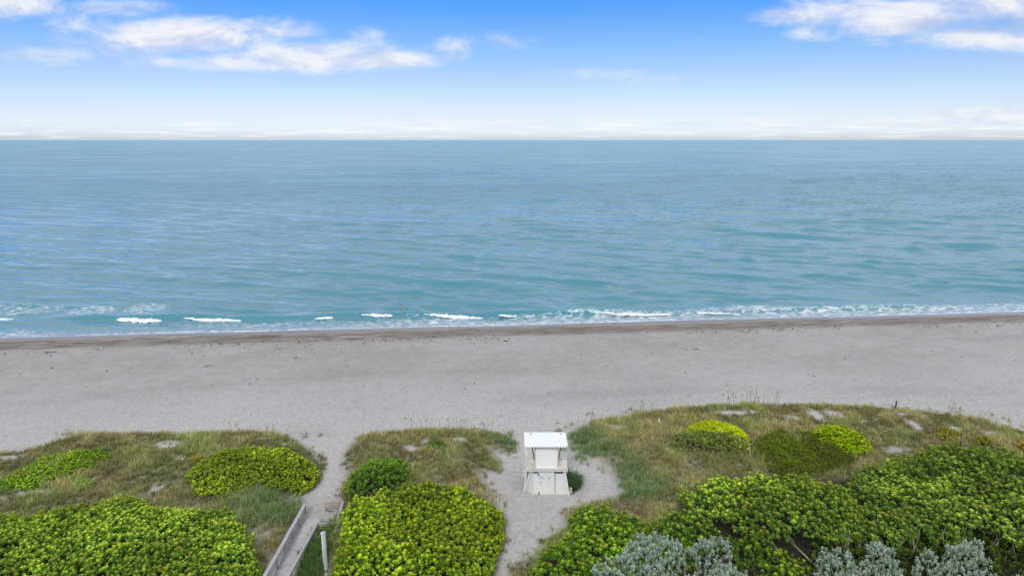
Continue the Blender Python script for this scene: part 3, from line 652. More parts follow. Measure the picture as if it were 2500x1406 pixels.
# ------------------------------------------------------------------ dune grass (uncountable)
def zone_path(x, y):                                  # taller blue green grass along the path and at the tower
    a = [at(1400, 1085), at(1450, 1125), at(1500, 1165), at(1545, 1215), at(1440, 1060)]
    d = np.full(x.shape, 99.)
    for p, q in zip(a[:-2], a[1:-1]):
        L = np.hypot(q[0] - p[0], q[1] - p[1]); t = np.clip(((x - p[0]) * (q[0] - p[0]) + (y - p[1]) * (q[1] - p[1])) / L ** 2, 0, 1)
        d = np.minimum(d, np.hypot(x - p[0] - t * (q[0] - p[0]), y - p[1] - t * (q[1] - p[1])))
    p = at(1240, 1085); d = np.minimum(d, np.hypot(x - p[0], y - p[1]) * 1.5)
    p = at(660, 1260); d = np.minimum(d, np.hypot(x - p[0], y - p[1]) * .8 + .5)
    return smooth01((4.2 - d) / 3.0)
PAL = 1.95 * np.array([(.215, .192, .090), (.175, .178, .070), (.125, .172, .052), (.26, .24, .12), (.175, .145, .075)])
def blades(P, hgt, lean, wid, col, r, k):
    n = len(P); B = np.repeat(P, k, 0); hh = np.repeat(hgt, k) * r.uniform(.55, 1.15, n * k); az = r.uniform(0, 6.28, n * k)
    off = r.normal(0, .11, (n * k, 2)); B = B.copy(); B[:, :2] += off
    ln = np.repeat(lean, k) * r.uniform(.4, 1.5, n * k)
    dx, dy = np.cos(az), np.sin(az); w_ = wid * r.uniform(.7, 1.3, n * k)
    sx, sy = -dy * w_ / 2, dx * w_ / 2
    m1 = B + np.stack([dx * hh * ln * .3, dy * hh * ln * .3, hh * .62], -1); tp = B + np.stack([dx * hh * ln, dy * hh * ln, hh * (1 - .35 * ln)], -1)
    s_ = np.stack([sx, sy, 0 * sx], -1)
    V_ = np.stack([B - s_, B + s_, m1 + s_ * .85, m1 - s_ * .85, tp], 1).reshape(-1, 3)
    b = np.arange(n * k)[:, None] * 5
    c = np.repeat(col, k, 0) * r.normal(1, .16, (n * k, 1))
    C = np.repeat(c, 5, 0); C[0::5] *= .8; C[1::5] *= .8
    return V_, b + np.array([[0, 1, 2, 3]]), b + np.array([[3, 2, 4]]), C
EXCL = []                                             # shrub footprints: no grass grows inside them
def dune_grass(key, label, dens, seed, extra=None):
    P = DUNE[key]; r = np.random.default_rng(seed)
    x0, x1 = max(-95, min(p[0] for p in P)), min(95, max(p[0] for p in P)); y0, y1 = max(38, min(p[1] for p in P)), max(p[1] for p in P)
    n = int((x1 - x0) * (y1 - y0) * dens); x = r.uniform(x0, x1, n); y = r.uniform(y0, y1, n)
    e = edge_dist(P, x, y); ins = inside(P, x, y); wob = (fbm(x / 1.9 + 5, y / 1.9, 4) - .5) * 3.4
    k = (ins & (e + wob > .1)) | (~ins & (e < wob * .7))
    reach = np.where(y > 57, 3.2, 1.1)                # stray clumps creeping out on to the sand
    k |= ~ins & (e < reach) & (fbm(x * .8 + 3, y * .8 + 8, 3) > .57) & (r.random(n) < .5 * (1 - e / reach))
    k &= np.abs(x) < .80 * y + 6
    x, y = x[k], y[k]
    cover = sample(lmap, x, y); big = fbm(x * .22 + 31, y * .22, 4); k = (np.where(ins[k], cover, .7) + .30 > r.random(len(x)))
    k &= sample(bm_, x, y) < r.uniform(-.1, 1.25, len(x))
    for Q in EXCL: k &= ~(inside(Q, x, y) & (edge_dist(Q, x, y) > 1.3 * r.uniform(.6, 1.2, len(x))))
    k &= sample(mmap, x, y) < .5
    x, y, big = x[k], y[k], big[k]
    zp = zone_path(x, y); hump = fbm(x * .55 + 9, y * .55, 3)
    tall = r.random(len(x)) < .06
    h = np.where(tall, 1.6, 1.0) * (.22 + .68 * hump ** 1.3) * (1 + .35 * zp) * r.uniform(.8, 1.2, len(x))
    t1 = smooth01((big - .30) / .32)[:, None]; t2 = smooth01((fbm(x * .35 + 77, y * .35, 3) - .40) / .25)[:, None]; t3 = smooth01((fbm(x * .3 + 7, y * .3 + 50, 3) - .52) / .15)[:, None]
    col = (PAL[0] * (1 - t1) + PAL[1] * t1); col = col * (1 - .55 * t2) + PAL[2] * .55 * t2; col = col * (1 - .6 * t3) + PAL[4] * .6 * t3
    pick = r.random((len(x), 1)); col = np.where(pick > .86, PAL[3], col)
    col = col * (.62 + .75 * smooth01((hump - .25) / .5))[:, None]
    col = col * (1 - .8 * zp[:, None]) + np.array((.21, .345, .155)) * .8 * zp[:, None]
    V_, F4, F3, C = blades(np.stack([x, y, ground(x, y) - .03], -1), h, r.uniform(.35, .95, len(x)), .034, col, r, 11)
    o = np_mesh('dune_grass', V_, F4, F3, C, mat=M['blade'])
    tag(o, label, 'dune grass', kind='stuff'); return o
def sea_oats(pts, label, seed):                       # thin stalks with drooping seed heads on the dune crest
    r = np.random.default_rng(seed); m_ = []
    Vs, Fs, Cs = [], [], []; nb = 0
    for (x, y, h) in pts:
        g = G(x, y); a = r.uniform(0, 6.28); lx, ly = .16 * h * math.cos(a), .1 * h * math.sin(a); w_ = .011
        b0 = np.array((x, y, g)); t0 = b0 + (lx, ly, h)
        seg = np.array([b0 + (-w_, 0, 0), b0 + (w_, 0, 0), t0 + (w_ * .7, 0, 0), t0 + (-w_ * .7, 0, 0),
                        t0 + (-.03, 0, -.05), t0 + (.035, .01, -.04), t0 + (lx * .5 + .04, ly * .5, .16), t0 + (lx * .5 - .02, ly * .5, .15)])
        Vs.append(seg); Fs.append(np.array([[0, 1, 2, 3], [4, 5, 6, 7]]) + nb); nb += 8
        Cs.append(np.array([(.16, .14, .07)] * 4 + [(.34, .22, .11)] * 4) * r.uniform(.7, 1.25))
    o = np_mesh('sea_oats', np.concatenate(Vs), np.concatenate(Fs), cols=np.concatenate(Cs), mat=M['blade']); tag(o, label, 'sea oats', kind='stuff')

# ------------------------------------------------------------------ shrubs
TG = 'shrubs on the dunes'
YG = dict(inner=(.47, .50, .022), outer=(.115, .225, .018))
EXCL = [SH[k] for k in SH if k not in ('green_tuft', 'tower_tuft', 'low_left', 'yellow', 'yellow2', 'mid_green', 'olive', 'under_left', 'under_mid', 'under_right', 'big_left', 'big_right', 'fine')]

grape('sea_grape_shrub', SH['front_left'], 1.2, 'wide spreading yellow green sea grape thicket left of the boardwalk, in the bottom left corner', 'sea grape', 1, inner=(.40, .44, .065), outer=(.135, .235, .035), group=TG, rim=.45, edge=1.1, cell=.255, leaf=.19, lump=.34)
grape('sea_grape_shrub', SH['front_mid'], 1.25, 'rounded bright yellow green sea grape thicket between the boardwalk and the tower path', 'sea grape', 2, inner=(.40, .45, .03), outer=(.155, .235, .025), cell=.285, leaf=.21, group=TG, lump=.42, rim=.4, edge=1.1)
grape('sea_grape_shrub', SH['mid_small'], 1.3, 'small deeper green sea grape bush beside the sandy path, behind the larger thicket', 'sea grape', 3, inner=(.24, .35, .04), outer=(.095, .19, .03), edge=1.3, cell=.32, group=TG)
grape('sea_grape_shrub', SH['big_left'], 2.9, 'tall domed sea grape tree with dark shaded left flank, right of the tower', 'sea grape', 4, edge=2.2, lump=.55, ls=1.7, inner=(.40, .44, .06), outer=(.105, .19, .03), canopy=.40, rim=.55, group=TG)
grape('sea_grape_shrub', SH['big_right'], 2.7, 'broad sea grape tree in front of the right dune with bare trunks showing beneath', 'sea grape', 5, edge=1.8, lump=.65, ls=1.9, inner=(.34, .38, .06), outer=(.105, .18, .035), canopy=.5, rim=.62, group=TG)
grape('sea_grape_shrub', SH['front_right'], 1.45, 'sea grape thicket edging the tower path, left of the silver bush', 'sea grape', 6, inner=(.36, .43, .04), outer=(.10, .20, .024), lump=.55, ls=1.4, cell=.32, leaf=.21, group=TG)
grape('sea_grape_shrub', SH['front_dark'], 1.5, 'dull olive sea grape bush directly behind the silver bush', 'sea grape', 7, edge=1.5, inner=(.25, .31, .04), outer=(.075, .14, .022), cell=.34, leaf=.21, lump=.35, ls=1.3, group=TG)
grape('sprawling_shrub', SH['mid_left'], .75, 'low mixed olive and yellow green bush beside the sandy path left of the boardwalk', 'shrub', 8, edge=1.4, inner=(.40, .44, .03), outer=(.17, .245, .03), cell=.27, leaf=.17, lump=.19, yellow=.8, sparse=.25, rim=.4, group=TG)
grape('sprawling_shrub', SH['low_left'], .45, 'low creeping yellow green bush running in a band across the left dune', 'shrub', 9, edge=.9, inner=(.38, .47, .03), outer=(.13, .24, .025), cell=.24, leaf=.14, lump=.14, ls=.9, sparse=.36, group=TG)
grape('mound_shrub', SH['mound'], .95, 'smooth dome shaped bright yellow shrub on the right dune', 'shrub', 10, edge=2.0, inner=(.52, .53, .01), outer=(.26, .34, .012), cell=.14, leaf=.10, lump=.06, ls=1.2, k=7, mat='small', narrow=.6, group=TG)
grape('sprawling_shrub', SH['olive'], 1.05, 'grey olive loose leaved shrub growing against the bright yellow dome', 'shrub', 11, edge=1.0, inner=(.34, .36, .11), outer=(.16, .20, .06), cell=.30, leaf=.17, lump=.25, ls=1.0, sparse=.30, group=TG)
grape('fine_leaved_shrub', SH['fine'], .62, 'dark olive fine leaved shrub on the right dune, between yellow bushes', 'shrub', 12, edge=1.5, sparse=.28, rim=.4, inner=(.16, .19, .014), outer=(.075, .105, .012), cell=.15, leaf=.13, lump=.32, ls=1.1, k=7, mat='small', narrow=.35, group=TG)
grape('large_leaved_shrub', SH['bright'], .85, 'bright yellow green large leaved shrub at the right end of the dark olive one', 'shrub', 13, edge=1.0, inner=(.50, .52, .015), outer=(.22, .33, .015), cell=.27, leaf=.20, lump=.18, ls=.9, group=TG)
grape('green_tuft', SH['green_tuft'], .4, 'small fresh green plant on the left dune behind the thicket', 'plant', 14, edge=.7, inner=(.20, .36, .05), outer=(.10, .22, .03), cell=.2, leaf=.16, lump=.08, narrow=.35, mat='small', group=TG)
grape('yellowing_shrub', SH['yellow'], .7, 'small yellowing shrub beside the dark wire post on the right dune', 'shrub', 15, edge=.8, inner=(.42, .36, .05), outer=(.17, .19, .035), cell=.26, leaf=.16, lump=.2, ls=.8, sparse=.30, group=TG)
grape('yellowing_shrub', SH['yellow2'], .6, 'sparse yellow leaved sapling right of the dark wire post', 'shrub', 16, edge=.7, inner=(.44, .38, .05), outer=(.17, .19, .035), cell=.26, leaf=.15, lump=.2, ls=.8, sparse=.30, group=TG)
grape('yellowing_shrub', SH['orange'], .6, 'yellow and orange tinged shrub cut by the right edge of the photo', 'shrub', 17, edge=.8, inner=(.50, .38, .03), outer=(.24, .22, .03), cell=.24, leaf=.15, lump=.15, group=TG)
grape('green_tuft', SH['mid_green'], .4, 'small green leafy clump on the grassy crest of the middle dune', 'plant', 18, edge=.8, inner=(.17, .25, .03), outer=(.08, .15, .02), cell=.2, leaf=.15, narrow=.4, mat='small', group=TG)

grape('sea_grape_shrub', SH['under_left'], 1.1, 'low dark green undergrowth between the silver bushes, below bare branches', 'shrub', 19, edge=1.4, inner=(.30, .34, .03), outer=(.08, .14, .02), cell=.36, leaf=.21, lump=.45, sparse=.34, group=TG)
grape('sea_grape_shrub', SH['under_mid'], 1.0, 'yellow green undergrowth hugging the far side of the left silver bush', 'shrub', 20, edge=1.2, inner=(.36, .40, .04), outer=(.10, .17, .02), cell=.34, leaf=.21, lump=.4, group=TG)

grape('sea_grape_shrub', SH['under_right'], 1.0, 'dark sparse undergrowth around the bare trunks behind the right silver bushes', 'shrub', 25, edge=1.0, inner=(.12, .16, .02), outer=(.055, .085, .014), cell=.36, leaf=.19, lump=.4, sparse=.42, rim=.4, group=TG)

# bare limbs that show under the tall canopies on the right
def limbs(root, spots, seed, mat):
    r = random.Random(seed)
    for (px, py, z0, tx, ty, tz, rad) in spots:
        a = Vector((*at(px, py, z0), z0)); b = Vector((*at(tx, ty, tz), tz)); m_ = MB()
        g = G(a.x, a.y) - .1
        mid = a.lerp(b, .5) + Vector((r.uniform(-.3, .3), r.uniform(-.2, .2), r.uniform(.05, .3)))
        m_.tube([a, a.lerp(mid, .5) + Vector((r.uniform(-.1, .1), 0, 0)), mid, mid.lerp(b, .5), b], [rad, rad * .9, rad * .75, rad * .55, rad * .35], 7)
        m_.build('trunk', mat, root, smooth=True)
        for q in range(2):
            s_ = mid.lerp(b, r.uniform(.0, .8)); e_ = s_ + (b - a).normalized() * r.uniform(.6, 1.2) + Vector((r.uniform(-.4, .4), r.uniform(-.2, .3), r.uniform(.1, .4)))
            MB().tube([s_, s_.lerp(e_, .5) + Vector((r.uniform(-.12, .12), 0, .05)), e_], [rad * .4, rad * .3, rad * .16], 5).build('branch', mat, root, smooth=True)
roots = {o['label']: o for o in COL.objects if o.parent is None and 'label' in o.keys()}
bl = [o for o in COL.objects if o.get('label', '').startswith('tall domed')][0]; br = [o for o in COL.objects if o.get('label', '').startswith('broad sea grape')][0]
limbs(bl, [(1975, 1400, 2.6, 1896, 1342, 3.6, .07), (1990, 1404, 2.6, 1886, 1368, 3.2, .055), (2000, 1396, 2.6, 1930, 1322, 3.9, .06), (1985, 1420, 2.6, 1905, 1382, 3.0, .05)], 3, M['bark_pale'])
limbs(br, [(2050, 1388, 1.9, 2022, 1302, 4.2, .06), (2118, 1352, 2.4, 2060, 1310, 4.2, .075), (2160, 1380, 1.9, 2138, 1290, 4.2, .06), (2180, 1376, 1.9, 2222, 1305, 4.2, .09), (2215, 1385, 1.9, 2226, 1300, 4.2, .065), (2420, 1385, 1.9, 2452, 1300, 4.2, .085), (2440, 1392, 1.9, 2500, 1306, 4.2, .06), (2290, 1380, 1.9, 2300, 1305, 4.2, .05), (2340, 1384, 1.9, 2352, 1306, 4.2, .05), (2480, 1400, 1.9, 2470, 1320, 4.2, .04)], 4, M['bark_pale'])
rr = random.Random(8)
for q in range(60):                                   # thicket of thin dead stems in the shade
    px = rr.uniform(2000, 2560); a = Vector((*at(px, rr.uniform(1330, 1400), 1.9), 1.9)); a.z = G(a.x, a.y) - .05
    e_ = a + Vector((rr.uniform(-.7, .7), rr.uniform(-.4, .6), rr.uniform(1.2, 2.2))); MB().tube([a, a.lerp(e_, .5) + Vector((rr.uniform(-.15, .15), 0, 0)), e_], [.022, .018, .01], 5).build('dead_stem', M['bark_pale'], br, smooth=True)

# silver buttonwood: upright twigs crowded with small pale leaves
def silver(name, P, H, label, seed, edge=1.3):
    S = Shrub(P, H, edge, .45, 1.15, seed, rim=.72); r = S.r
    x, y, d = S.points(60); i_ = relax(x, y, .19); x, y, d = x[i_], y[i_], d[i_]
    k_ = fbm(x * 1.1 + seed, y * 1.1, 3) > .34; x, y, d = x[k_], y[k_], d[k_]
    h, nrm = S.surface(x, y); g = ground(x, y); n = len(x)
    tip = np.stack([x, y, g + np.maximum(h, .3) + r.normal(0, .13, n)], -1)
    ax = unit(nrm * .35 + np.array([0, 0, .65]) + r.normal(0, .28, nrm.shape)); Vs, Fs, Cs = [], [], []; nb = 0
    for lv in range(5):                               # leaves spiral down each twig
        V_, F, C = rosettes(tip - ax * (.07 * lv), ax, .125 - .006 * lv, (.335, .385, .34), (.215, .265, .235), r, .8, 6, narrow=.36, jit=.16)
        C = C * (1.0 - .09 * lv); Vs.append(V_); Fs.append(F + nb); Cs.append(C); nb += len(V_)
    x2, y2, d2 = S.points(14); h2, n2 = S.surface(x2, y2); z2 = ground(x2, y2) + np.maximum(h2, .2) * r.uniform(.3, .9, len(x2))
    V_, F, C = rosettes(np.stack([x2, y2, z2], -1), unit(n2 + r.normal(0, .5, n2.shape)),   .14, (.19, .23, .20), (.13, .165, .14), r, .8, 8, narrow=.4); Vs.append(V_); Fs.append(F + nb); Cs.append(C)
    gx_, gy_ = (S.bb[0] + S.bb[1]) / 2, (S.bb[2] + S.bb[3]) / 2
    root = empty(name, (gx_, gy_, G(gx_, gy_)), label, 'silver shrub', 'silver leaved shrubs along the bottom')
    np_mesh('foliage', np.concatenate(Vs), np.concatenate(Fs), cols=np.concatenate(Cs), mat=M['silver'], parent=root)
    q_ = r.permutation(n)[:12]
    for q in q_:
        t = Vector(tip[q]); b = Vector((gx_ + (t.x - gx_) * .45, gy_ + (t.y - gy_) * .45, G(gx_, gy_) - .1))
        MB().tube([b, b.lerp(t, .45) + Vector((r.normal(0, .1), r.normal(0, .1), -.1)), t], [.05, .03, .008], 5).build('stem', M['bark_pale'], root, smooth=True)
    return root
silver('silver_buttonwood', sh([(1528, 1340, 3.9), (1545, 1312, 4.3), (1580, 1308, 4.4), (1615, 1308, 4.4), (1650, 1330, 4.3), (1672, 1352, 4.0), (1700, 1336, 4.2), (1735, 1324, 4.3), (1775, 1340, 4.2), (1800, 1372, 4.0), (1838, 1400, 3.9), (1850, 1500, 3.2), (1460, 1500, 3.0), (1450, 1415, 2.8), (1520, 1385, 3.2)], 4.0), 2.3, 'silver green buttonwood bush at the bottom, right of the tower path', 21)
silver('silver_buttonwood', sh([(1980, 1352, 4.2), (2000, 1330, 4.3), (2020, 1345, 4.2), (2040, 1332, 4.3), (2070, 1345, 4.2), (2100, 1385, 3.8), (2118, 1330, 4.4), (2150, 1328, 4.4), (2180, 1352, 4.2), (2210, 1372, 4.0), (2222, 1500, 3.2), (1985, 1500, 3.2), (1988, 1400, 3.6)], 4.0), 2.35, 'silver buttonwood bush beside the pale bare branches under the sea grape', 22)
silver('silver_buttonwood', sh([(2226, 1366, 4.1), (2255, 1344, 4.3), (2290, 1362, 4.2), (2308, 1335, 4.4), (2350, 1326, 4.4), (2395, 1330, 4.4), (2420, 1368, 4.0), (2436, 1400, 3.7), (2440, 1500, 3.2), (2222, 1500, 3.2)], 4.0), 2.35, 'rightmost large silver buttonwood bush, under the right sea grape', 23)
silver('silver_buttonwood', sh([(2452, 1402, 3.6), (2475, 1392, 3.7), (2520, 1400, 3.6), (2560, 1500, 3.0), (2450, 1500, 3.0)], 3.2), 1.7, 'small silver sprig in the bottom right corner', 24, .8)

dune_grass('left', 'olive and brown dune grass on the left dune, beside the boardwalk', 11.0, 31)
dune_grass('middle', 'brown green dune grass on the middle dune between the two sand paths', 11.0, 32)
dune_grass('right', 'green and straw coloured dune grass on the right dune behind the tower', 11.0, 33)
def tuft_grass(P, n, h, label, seed, col):
    r = np.random.default_rng(seed); xs_ = [p[0] for p in P]; ys_ = [p[1] for p in P]
    x = r.uniform(min(xs_), max(xs_), n * 4); y = r.uniform(min(ys_), max(ys_), n * 4); k = inside(P, x, y); x, y = x[k][:n], y[k][:n]
    V_, F4, F3, C = blades(np.stack([x, y, ground(x, y) - .03], -1), np.full(len(x), h) * r.uniform(.7, 1.15, len(x)), r.uniform(.5, 1.1, len(x)), .04, np.tile(np.array([col]), (len(x), 1)) * r.normal(1, .15, (len(x), 1)), r, 12)
    o = np_mesh('grass_clump', V_, F4, F3, C, mat=M['blade']); return o
tag(tuft_grass(SH['tower_tuft'], 110, 1.0, '', 41, (.10, .19, .085)), 'thick green grass clump beside the right wall of the lifeguard tower', 'grass clump')
tag(tuft_grass(sh([(776, 1296), (820, 1292), (812, 1340), (800, 1400), (770, 1480), (715, 1480), (735, 1400), (760, 1330)], 1.7), 420, .65, '', 42, (.10, .18, .05)), 'fresh green grass between the boardwalk and the wooden pole', 'grass', kind='stuff')
tag(tuft_grass(sh([(1330, 1328), (1345, 1318), (1322, 1310), (1312, 1324)], 1.75), 7, .35, '', 43, (.24, .22, .12)), 'small dry grass tuft lying on the tower path', 'grass clump')
rs = np.random.default_rng(51); pts = []
for (px0, px1, py, n, h) in ((1770, 1900, 985, 34, 1.5), (1560, 1590, 1002, 7, 1.4), (2315, 2350, 1010, 12, 1.4), (2380, 2400, 1020, 4, 1.2), (1030, 1200, 1044, 26, 1.3), (1400, 1470, 1030, 9, 1.4), (560, 590, 1044, 5, 1.2), (140, 200, 1062, 7, 1.1), (1000, 1010, 1046, 2, 1.2), (640, 700, 1058, 6, 1.1), (1235, 1260, 1066, 5, 1.2)):
    for q in range(n):
        p = at(rs.uniform(px0, px1), py + rs.uniform(0, 6), 2.4); pts.append((p[0], p[1], h * rs.uniform(.6, 1.1)))
sea_oats(pts, 'thin sea oat stalks with tan seed heads standing along the dune crests', 52)
# ------------------------------------------------------------------ lifeguard tower
TZ = G(*at(1335, 1207)); TY = at(1335, 1207, TZ)[1]
def tx(px, py, D): return at_y(px, py, D)[0]
tower = empty('lifeguard_tower', (at(1335, 1207)[0], TY + 1.5, TZ), 'white lifeguard tower on a boxed base with a square cabin and flat white roof', 'lifeguard tower')
DZ = at_y(1335, 1151, TY - .12)[2]                    # underside of the deck edge
x0b, x1b, x2b = tx(1302, 1206, TY), tx(1355, 1207, TY), tx(1388, 1206, TY)
xl = tx(1282, 1200, TY + .55); zg = TZ - .15
zt = DZ - .02
def wall(name, a, b, ta, tb, mat, thick=.06):         # leaning wall panel, a-b on the ground, ta-tb at the top
    a, b, ta, tb = map(Vector, (a, b, ta, tb)); n = (b - a).cross(ta - a).normalized() * thick
    return MB().hexa([a, b, b - n, a - n, ta, tb, tb - n, ta - n]).build(name, mat, tower)
ytop = TY + .02
fl = wall('front_panel', (x0b, TY, zg), (x1b, TY, zg), (tx(1302, 1153, TY), ytop, zt), (tx(1354, 1153, TY), ytop, zt), M['base_paint'])
wall('side_panel', (x1b + .035, TY, zg), (x2b, TY + .05, zg), (tx(1355, 1153, TY) + .035, ytop, zt - .22), (tx(1376.5, 1153, TY), ytop + .05, zt - .22), M['base_paint'])
wall('side_panel', (xl, TY + .75, zg), (x0b - .03, TY + .02, zg), (tx(1291, 1153, TY + .5), TY + .55, zt - .16), (tx(1302, 1153, TY) - .03, ytop + .02, zt - .16), M['base_paint'])
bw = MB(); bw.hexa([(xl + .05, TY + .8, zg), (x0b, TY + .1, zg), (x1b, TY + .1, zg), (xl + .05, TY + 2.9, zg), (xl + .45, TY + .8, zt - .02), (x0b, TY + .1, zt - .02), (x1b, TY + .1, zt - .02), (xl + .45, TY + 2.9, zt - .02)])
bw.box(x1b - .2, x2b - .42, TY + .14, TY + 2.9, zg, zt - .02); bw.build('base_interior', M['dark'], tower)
wall('side_panel', (x2b, TY + .06, zg), (x2b, TY + 2.9, zg), (tx(1376.5, 1153, TY), TY + .1, zt - .02), (tx(1376.5, 1153, TY), TY + 2.9, zt - .02), M['base_paint'])
# door leaf seams, hinges
dx0, dx1 = tx(1318.5, 1180, TY), tx(1354, 1180, TY)
d_ = MB().hexa([(tx(1303, 1205, TY), TY - .03, TZ + .03), (x1b - .05, TY - .03, TZ + .03), (x1b - .05, TY - .003, TZ + .03), (tx(1303, 1205, TY), TY - .003, TZ + .03),
                (tx(1303.3, 1156, TY), TY - .01, zt - .18), (tx(1353.3, 1156, TY), TY - .01, zt - .18), (tx(1353.3, 1156, TY), TY + .017, zt - .18), (tx(1303.3, 1156, TY), TY + .017, zt - .18)]).build('door', M['base_paint'], tower)
for (px, py) in ((1315, 1158), (1316, 1203)):
    X, Y, Z = at_y(px, py, TY - .05); MB().box(X - .05, X + .05, Y - .02, Y + .03, Z - .09, Z + .09).build('hinge', M['metal'], d_)
X, _, Z = at_y(1317.5, 1180, TY)
MB().box(X - .03, X + .03, TY - .045, TY - .028, TZ + .05, zt - .3).build('door_strip', M['wall'], d_)
for (px0, px1) in ((1302.6, 1313.5), (1356.5, 1373)):  # dark vents under the deck
    a, b = tx(px0, 1155, TY), tx(px1, 1155, TY); MB().box(a, b, TY - .034, TY + .03, zt - .17, zt - .035).build('vent', M['dark'], tower)
# signs and notices: white plates, blue bands, a small figure and lines of print too small to read
def sign(px0, px1, py0, py1, blue):
    X0, _, Z1 = at_y(px0, py0, TY - .05); X1, _, Z0 = at_y(px1, py1, TY - .05); yf = TY - .045
    s = MB().box(X0, X1, yf, yf + .02, Z0, Z1).build('sign', M['white'], tower)
    w_, h_ = X1 - X0, Z1 - Z0
    if blue:
        MB().box(X0 + .01, X1 - .01, yf - .004, yf - .001, Z0 + h_ * .10, Z0 + h_ * .62).build('sign_panel', M['pale_blue'], s)
        MB().box(X0 + .01, X1 - .01, yf - .004, yf - .001, Z1 - h_ * .22, Z1 - h_ * .1).build('sign_band', M['blue'], s)
        f = MB(); cx = X0 + w_ * .55; f.box(cx - .03, cx + .03, yf - .008, yf - .005, Z0 + h_ * .14, Z0 + h_ * .42); f.box(cx - .02, cx + .02, yf - .008, yf - .005, Z0 + h_ * .45, Z0 + h_ * .58); f.build('sign_figure', M['ink'], s)
    else:
        f = MB(); f.box(X0 + w_ * .08, X1 - w_ * .15, yf - .004, yf - .001, Z0 + h_ * .56, Z0 + h_ * .64); f.box(X0 + w_ * .08, X1 - w_ * .3, yf - .004, yf - .001, Z0 + h_ * .3, Z0 + h_ * .36); f.build('sign_print', M['metal'], s)
sign(1317.5, 1328.5, 1161.5, 1169.5, True); sign(1336, 1346, 1161.5, 1169.5, True); sign(1317.5, 1328.5, 1173.5, 1180, False); sign(1336, 1349, 1173, 1179, False)
# splayed legs and braces
def pole(name, pts, w_, mat, parent=tower):
    m_ = MB()
    for a, b in zip(pts[:-1], pts[1:]): m_.bar(a, b, w_, w_)
    return m_.build(name, mat, parent)
dl, dr = tx(1283, 1148, TY - .15), tx(1386, 1148, TY - .15)
pole('leg', [(xl - .06, TY + .55, zg), (dl + .10, TY + .30, zt)], .13, M['white'])
pole('leg', [(x2b + .05, TY + .02, zg), (dr - .22, TY + .0, zt)], .13, M['white'])
pole('leg', [(xl - .06, TY + 3.3, zg), (dl + .10, TY + 3.3, zt)], .13, M['white'])
pole('leg', [(x2b + .05, TY + 3.3, zg), (dr - .22, TY + 3.3, zt)], .13, M['white'])
pole('brace', [(xl - .02, TY + .42, TZ + .15), (tx(1297, 1153, TY + .2), TY + .2, zt)], .09, M['white'])
# deck
DY0, DY1 = TY - .15, at(1335, 1101, DZ + .25)[1]; dt = DZ + .25
fr = MB()
fr.box(dl, (dl + dr) / 2 - .003, DY0, DY0 + .08, DZ, dt); fr.box((dl + dr) / 2 + .003, dr, DY0, DY0 + .08, DZ, dt)
fr.box(dl, dl + .08, DY0 + .083, DY1, DZ, dt - .03); fr.box(dr - .08, dr, DY0 + .083, DY1, DZ, dt - .03); fr.box(dl + .083, dr - .083, DY1 - .08, DY1, DZ, dt - .03)
deck = fr.build('deck_frame', M['plank_dark'], tower)
pl = MB(); yy = DY0 + .085; step_y = .27
ysplit = at(1335, 1121, dt)[1]
while yy < ysplit - .05:
    pl.box(dl + .02, dr - .02, yy, min(yy + step_y - .022, ysplit), dt - .028, dt + .012); yy += step_y
pl.box(dl + .02, dr - .02, ysplit + .02, DY1 + .02, dt - .028, dt + .02)
pl.build('deck_planks', M['plank'], tower)
# cabin
cx0, cx1 = tx(1306.5, 1140, TY), tx(1361.5, 1140, TY); CY0 = TY + .0; CY1 = CY0 + 2.0
RZ = at_y(1335, 1089, TY - .05)[2]
cab = MB().box(cx0, cx1, CY0, CY1, dt + .012, RZ - .02).build('cabin', M['wall'], tower)
for X in (cx0 - .05, cx1 - .04):                      # bare wood corner boards
    MB().box(X, X + .09, CY0 - .03, CY0 + .06, dt - .1, RZ - .03).build('corner_board', M['trim'], tower)
wx0, _, wz1 = at_y(1320, 1096, CY0); wx1, _, wz0 = at_y(1348, 1108, CY0)
wf = MB(); yb = CY0 - .022
for a in ((wx0, wx1, wz1 - .05, wz1), (wx0, wx1, wz0, wz0 + .05), (wx0, wx0 + .05, wz0 + .052, wz1 - .052), (wx1 - .05, wx1, wz0 + .052, wz1 - .052)): wf.box(a[0], a[1], yb, CY0 - .001, a[2], a[3])
wf.build('shutter_frame', M['wall'], cab)
MB().box(cx0 + .03, cx1 - .03, CY0 - .05, CY0 - .001, dt + .013, dt + .075).build('skirting', M['white'], cab)
sw = MB(); sw.box(cx0 + .25, cx1 - .25, CY1 + .001, CY1 + .03, dt + .95, RZ - .25); sw.build('window', M['dark'], cab)
# roof: thin slab with rounded corners falling towards the sea
ry0 = TY - .55; zr0 = at_y(1335, 1089, ry0)[2]; ry1 = at(1335, 1055, zr0 - .05)[1]; zr1 = zr0 - .05
hx0, hx1 = tx(1280.5, 1086, ry0), tx(1387, 1086, ry0); fx0, fx1 = tx(1283.5, 1058, ry1), tx(1384, 1058, ry1)
def rr_outline(x0, x1, y0, y1, r, n=6):
    o = []
    for cx, cy, a0 in ((x1 - r, y1 - r, 0), (x0 + r, y1 - r, 90), (x0 + r, y0 + r, 180), (x1 - r, y0 + r, 270)):
        for k in range(n + 1): a = R(a0 + 90 * k / n); o.append((cx + r * math.cos(a), cy + r * math.sin(a)))
    return o
bm = bmesh.new(); ol = rr_outline(hx0, hx1, ry0, ry1, .22)
def rz(y): return zr0 + (zr1 - zr0) * (y - ry0) / (ry1 - ry0)
top = [bm.verts.new((x, y, rz(y) + .02)) for x, y in ol]; bot = [bm.verts.new((x, y, rz(y) - .10)) for x, y in ol]
bm.faces.new(top); bm.faces.new(bot[::-1])
for k in range(len(ol)): bm.faces.new((top[k - 1], bot[k - 1], bot[k], top[k]))
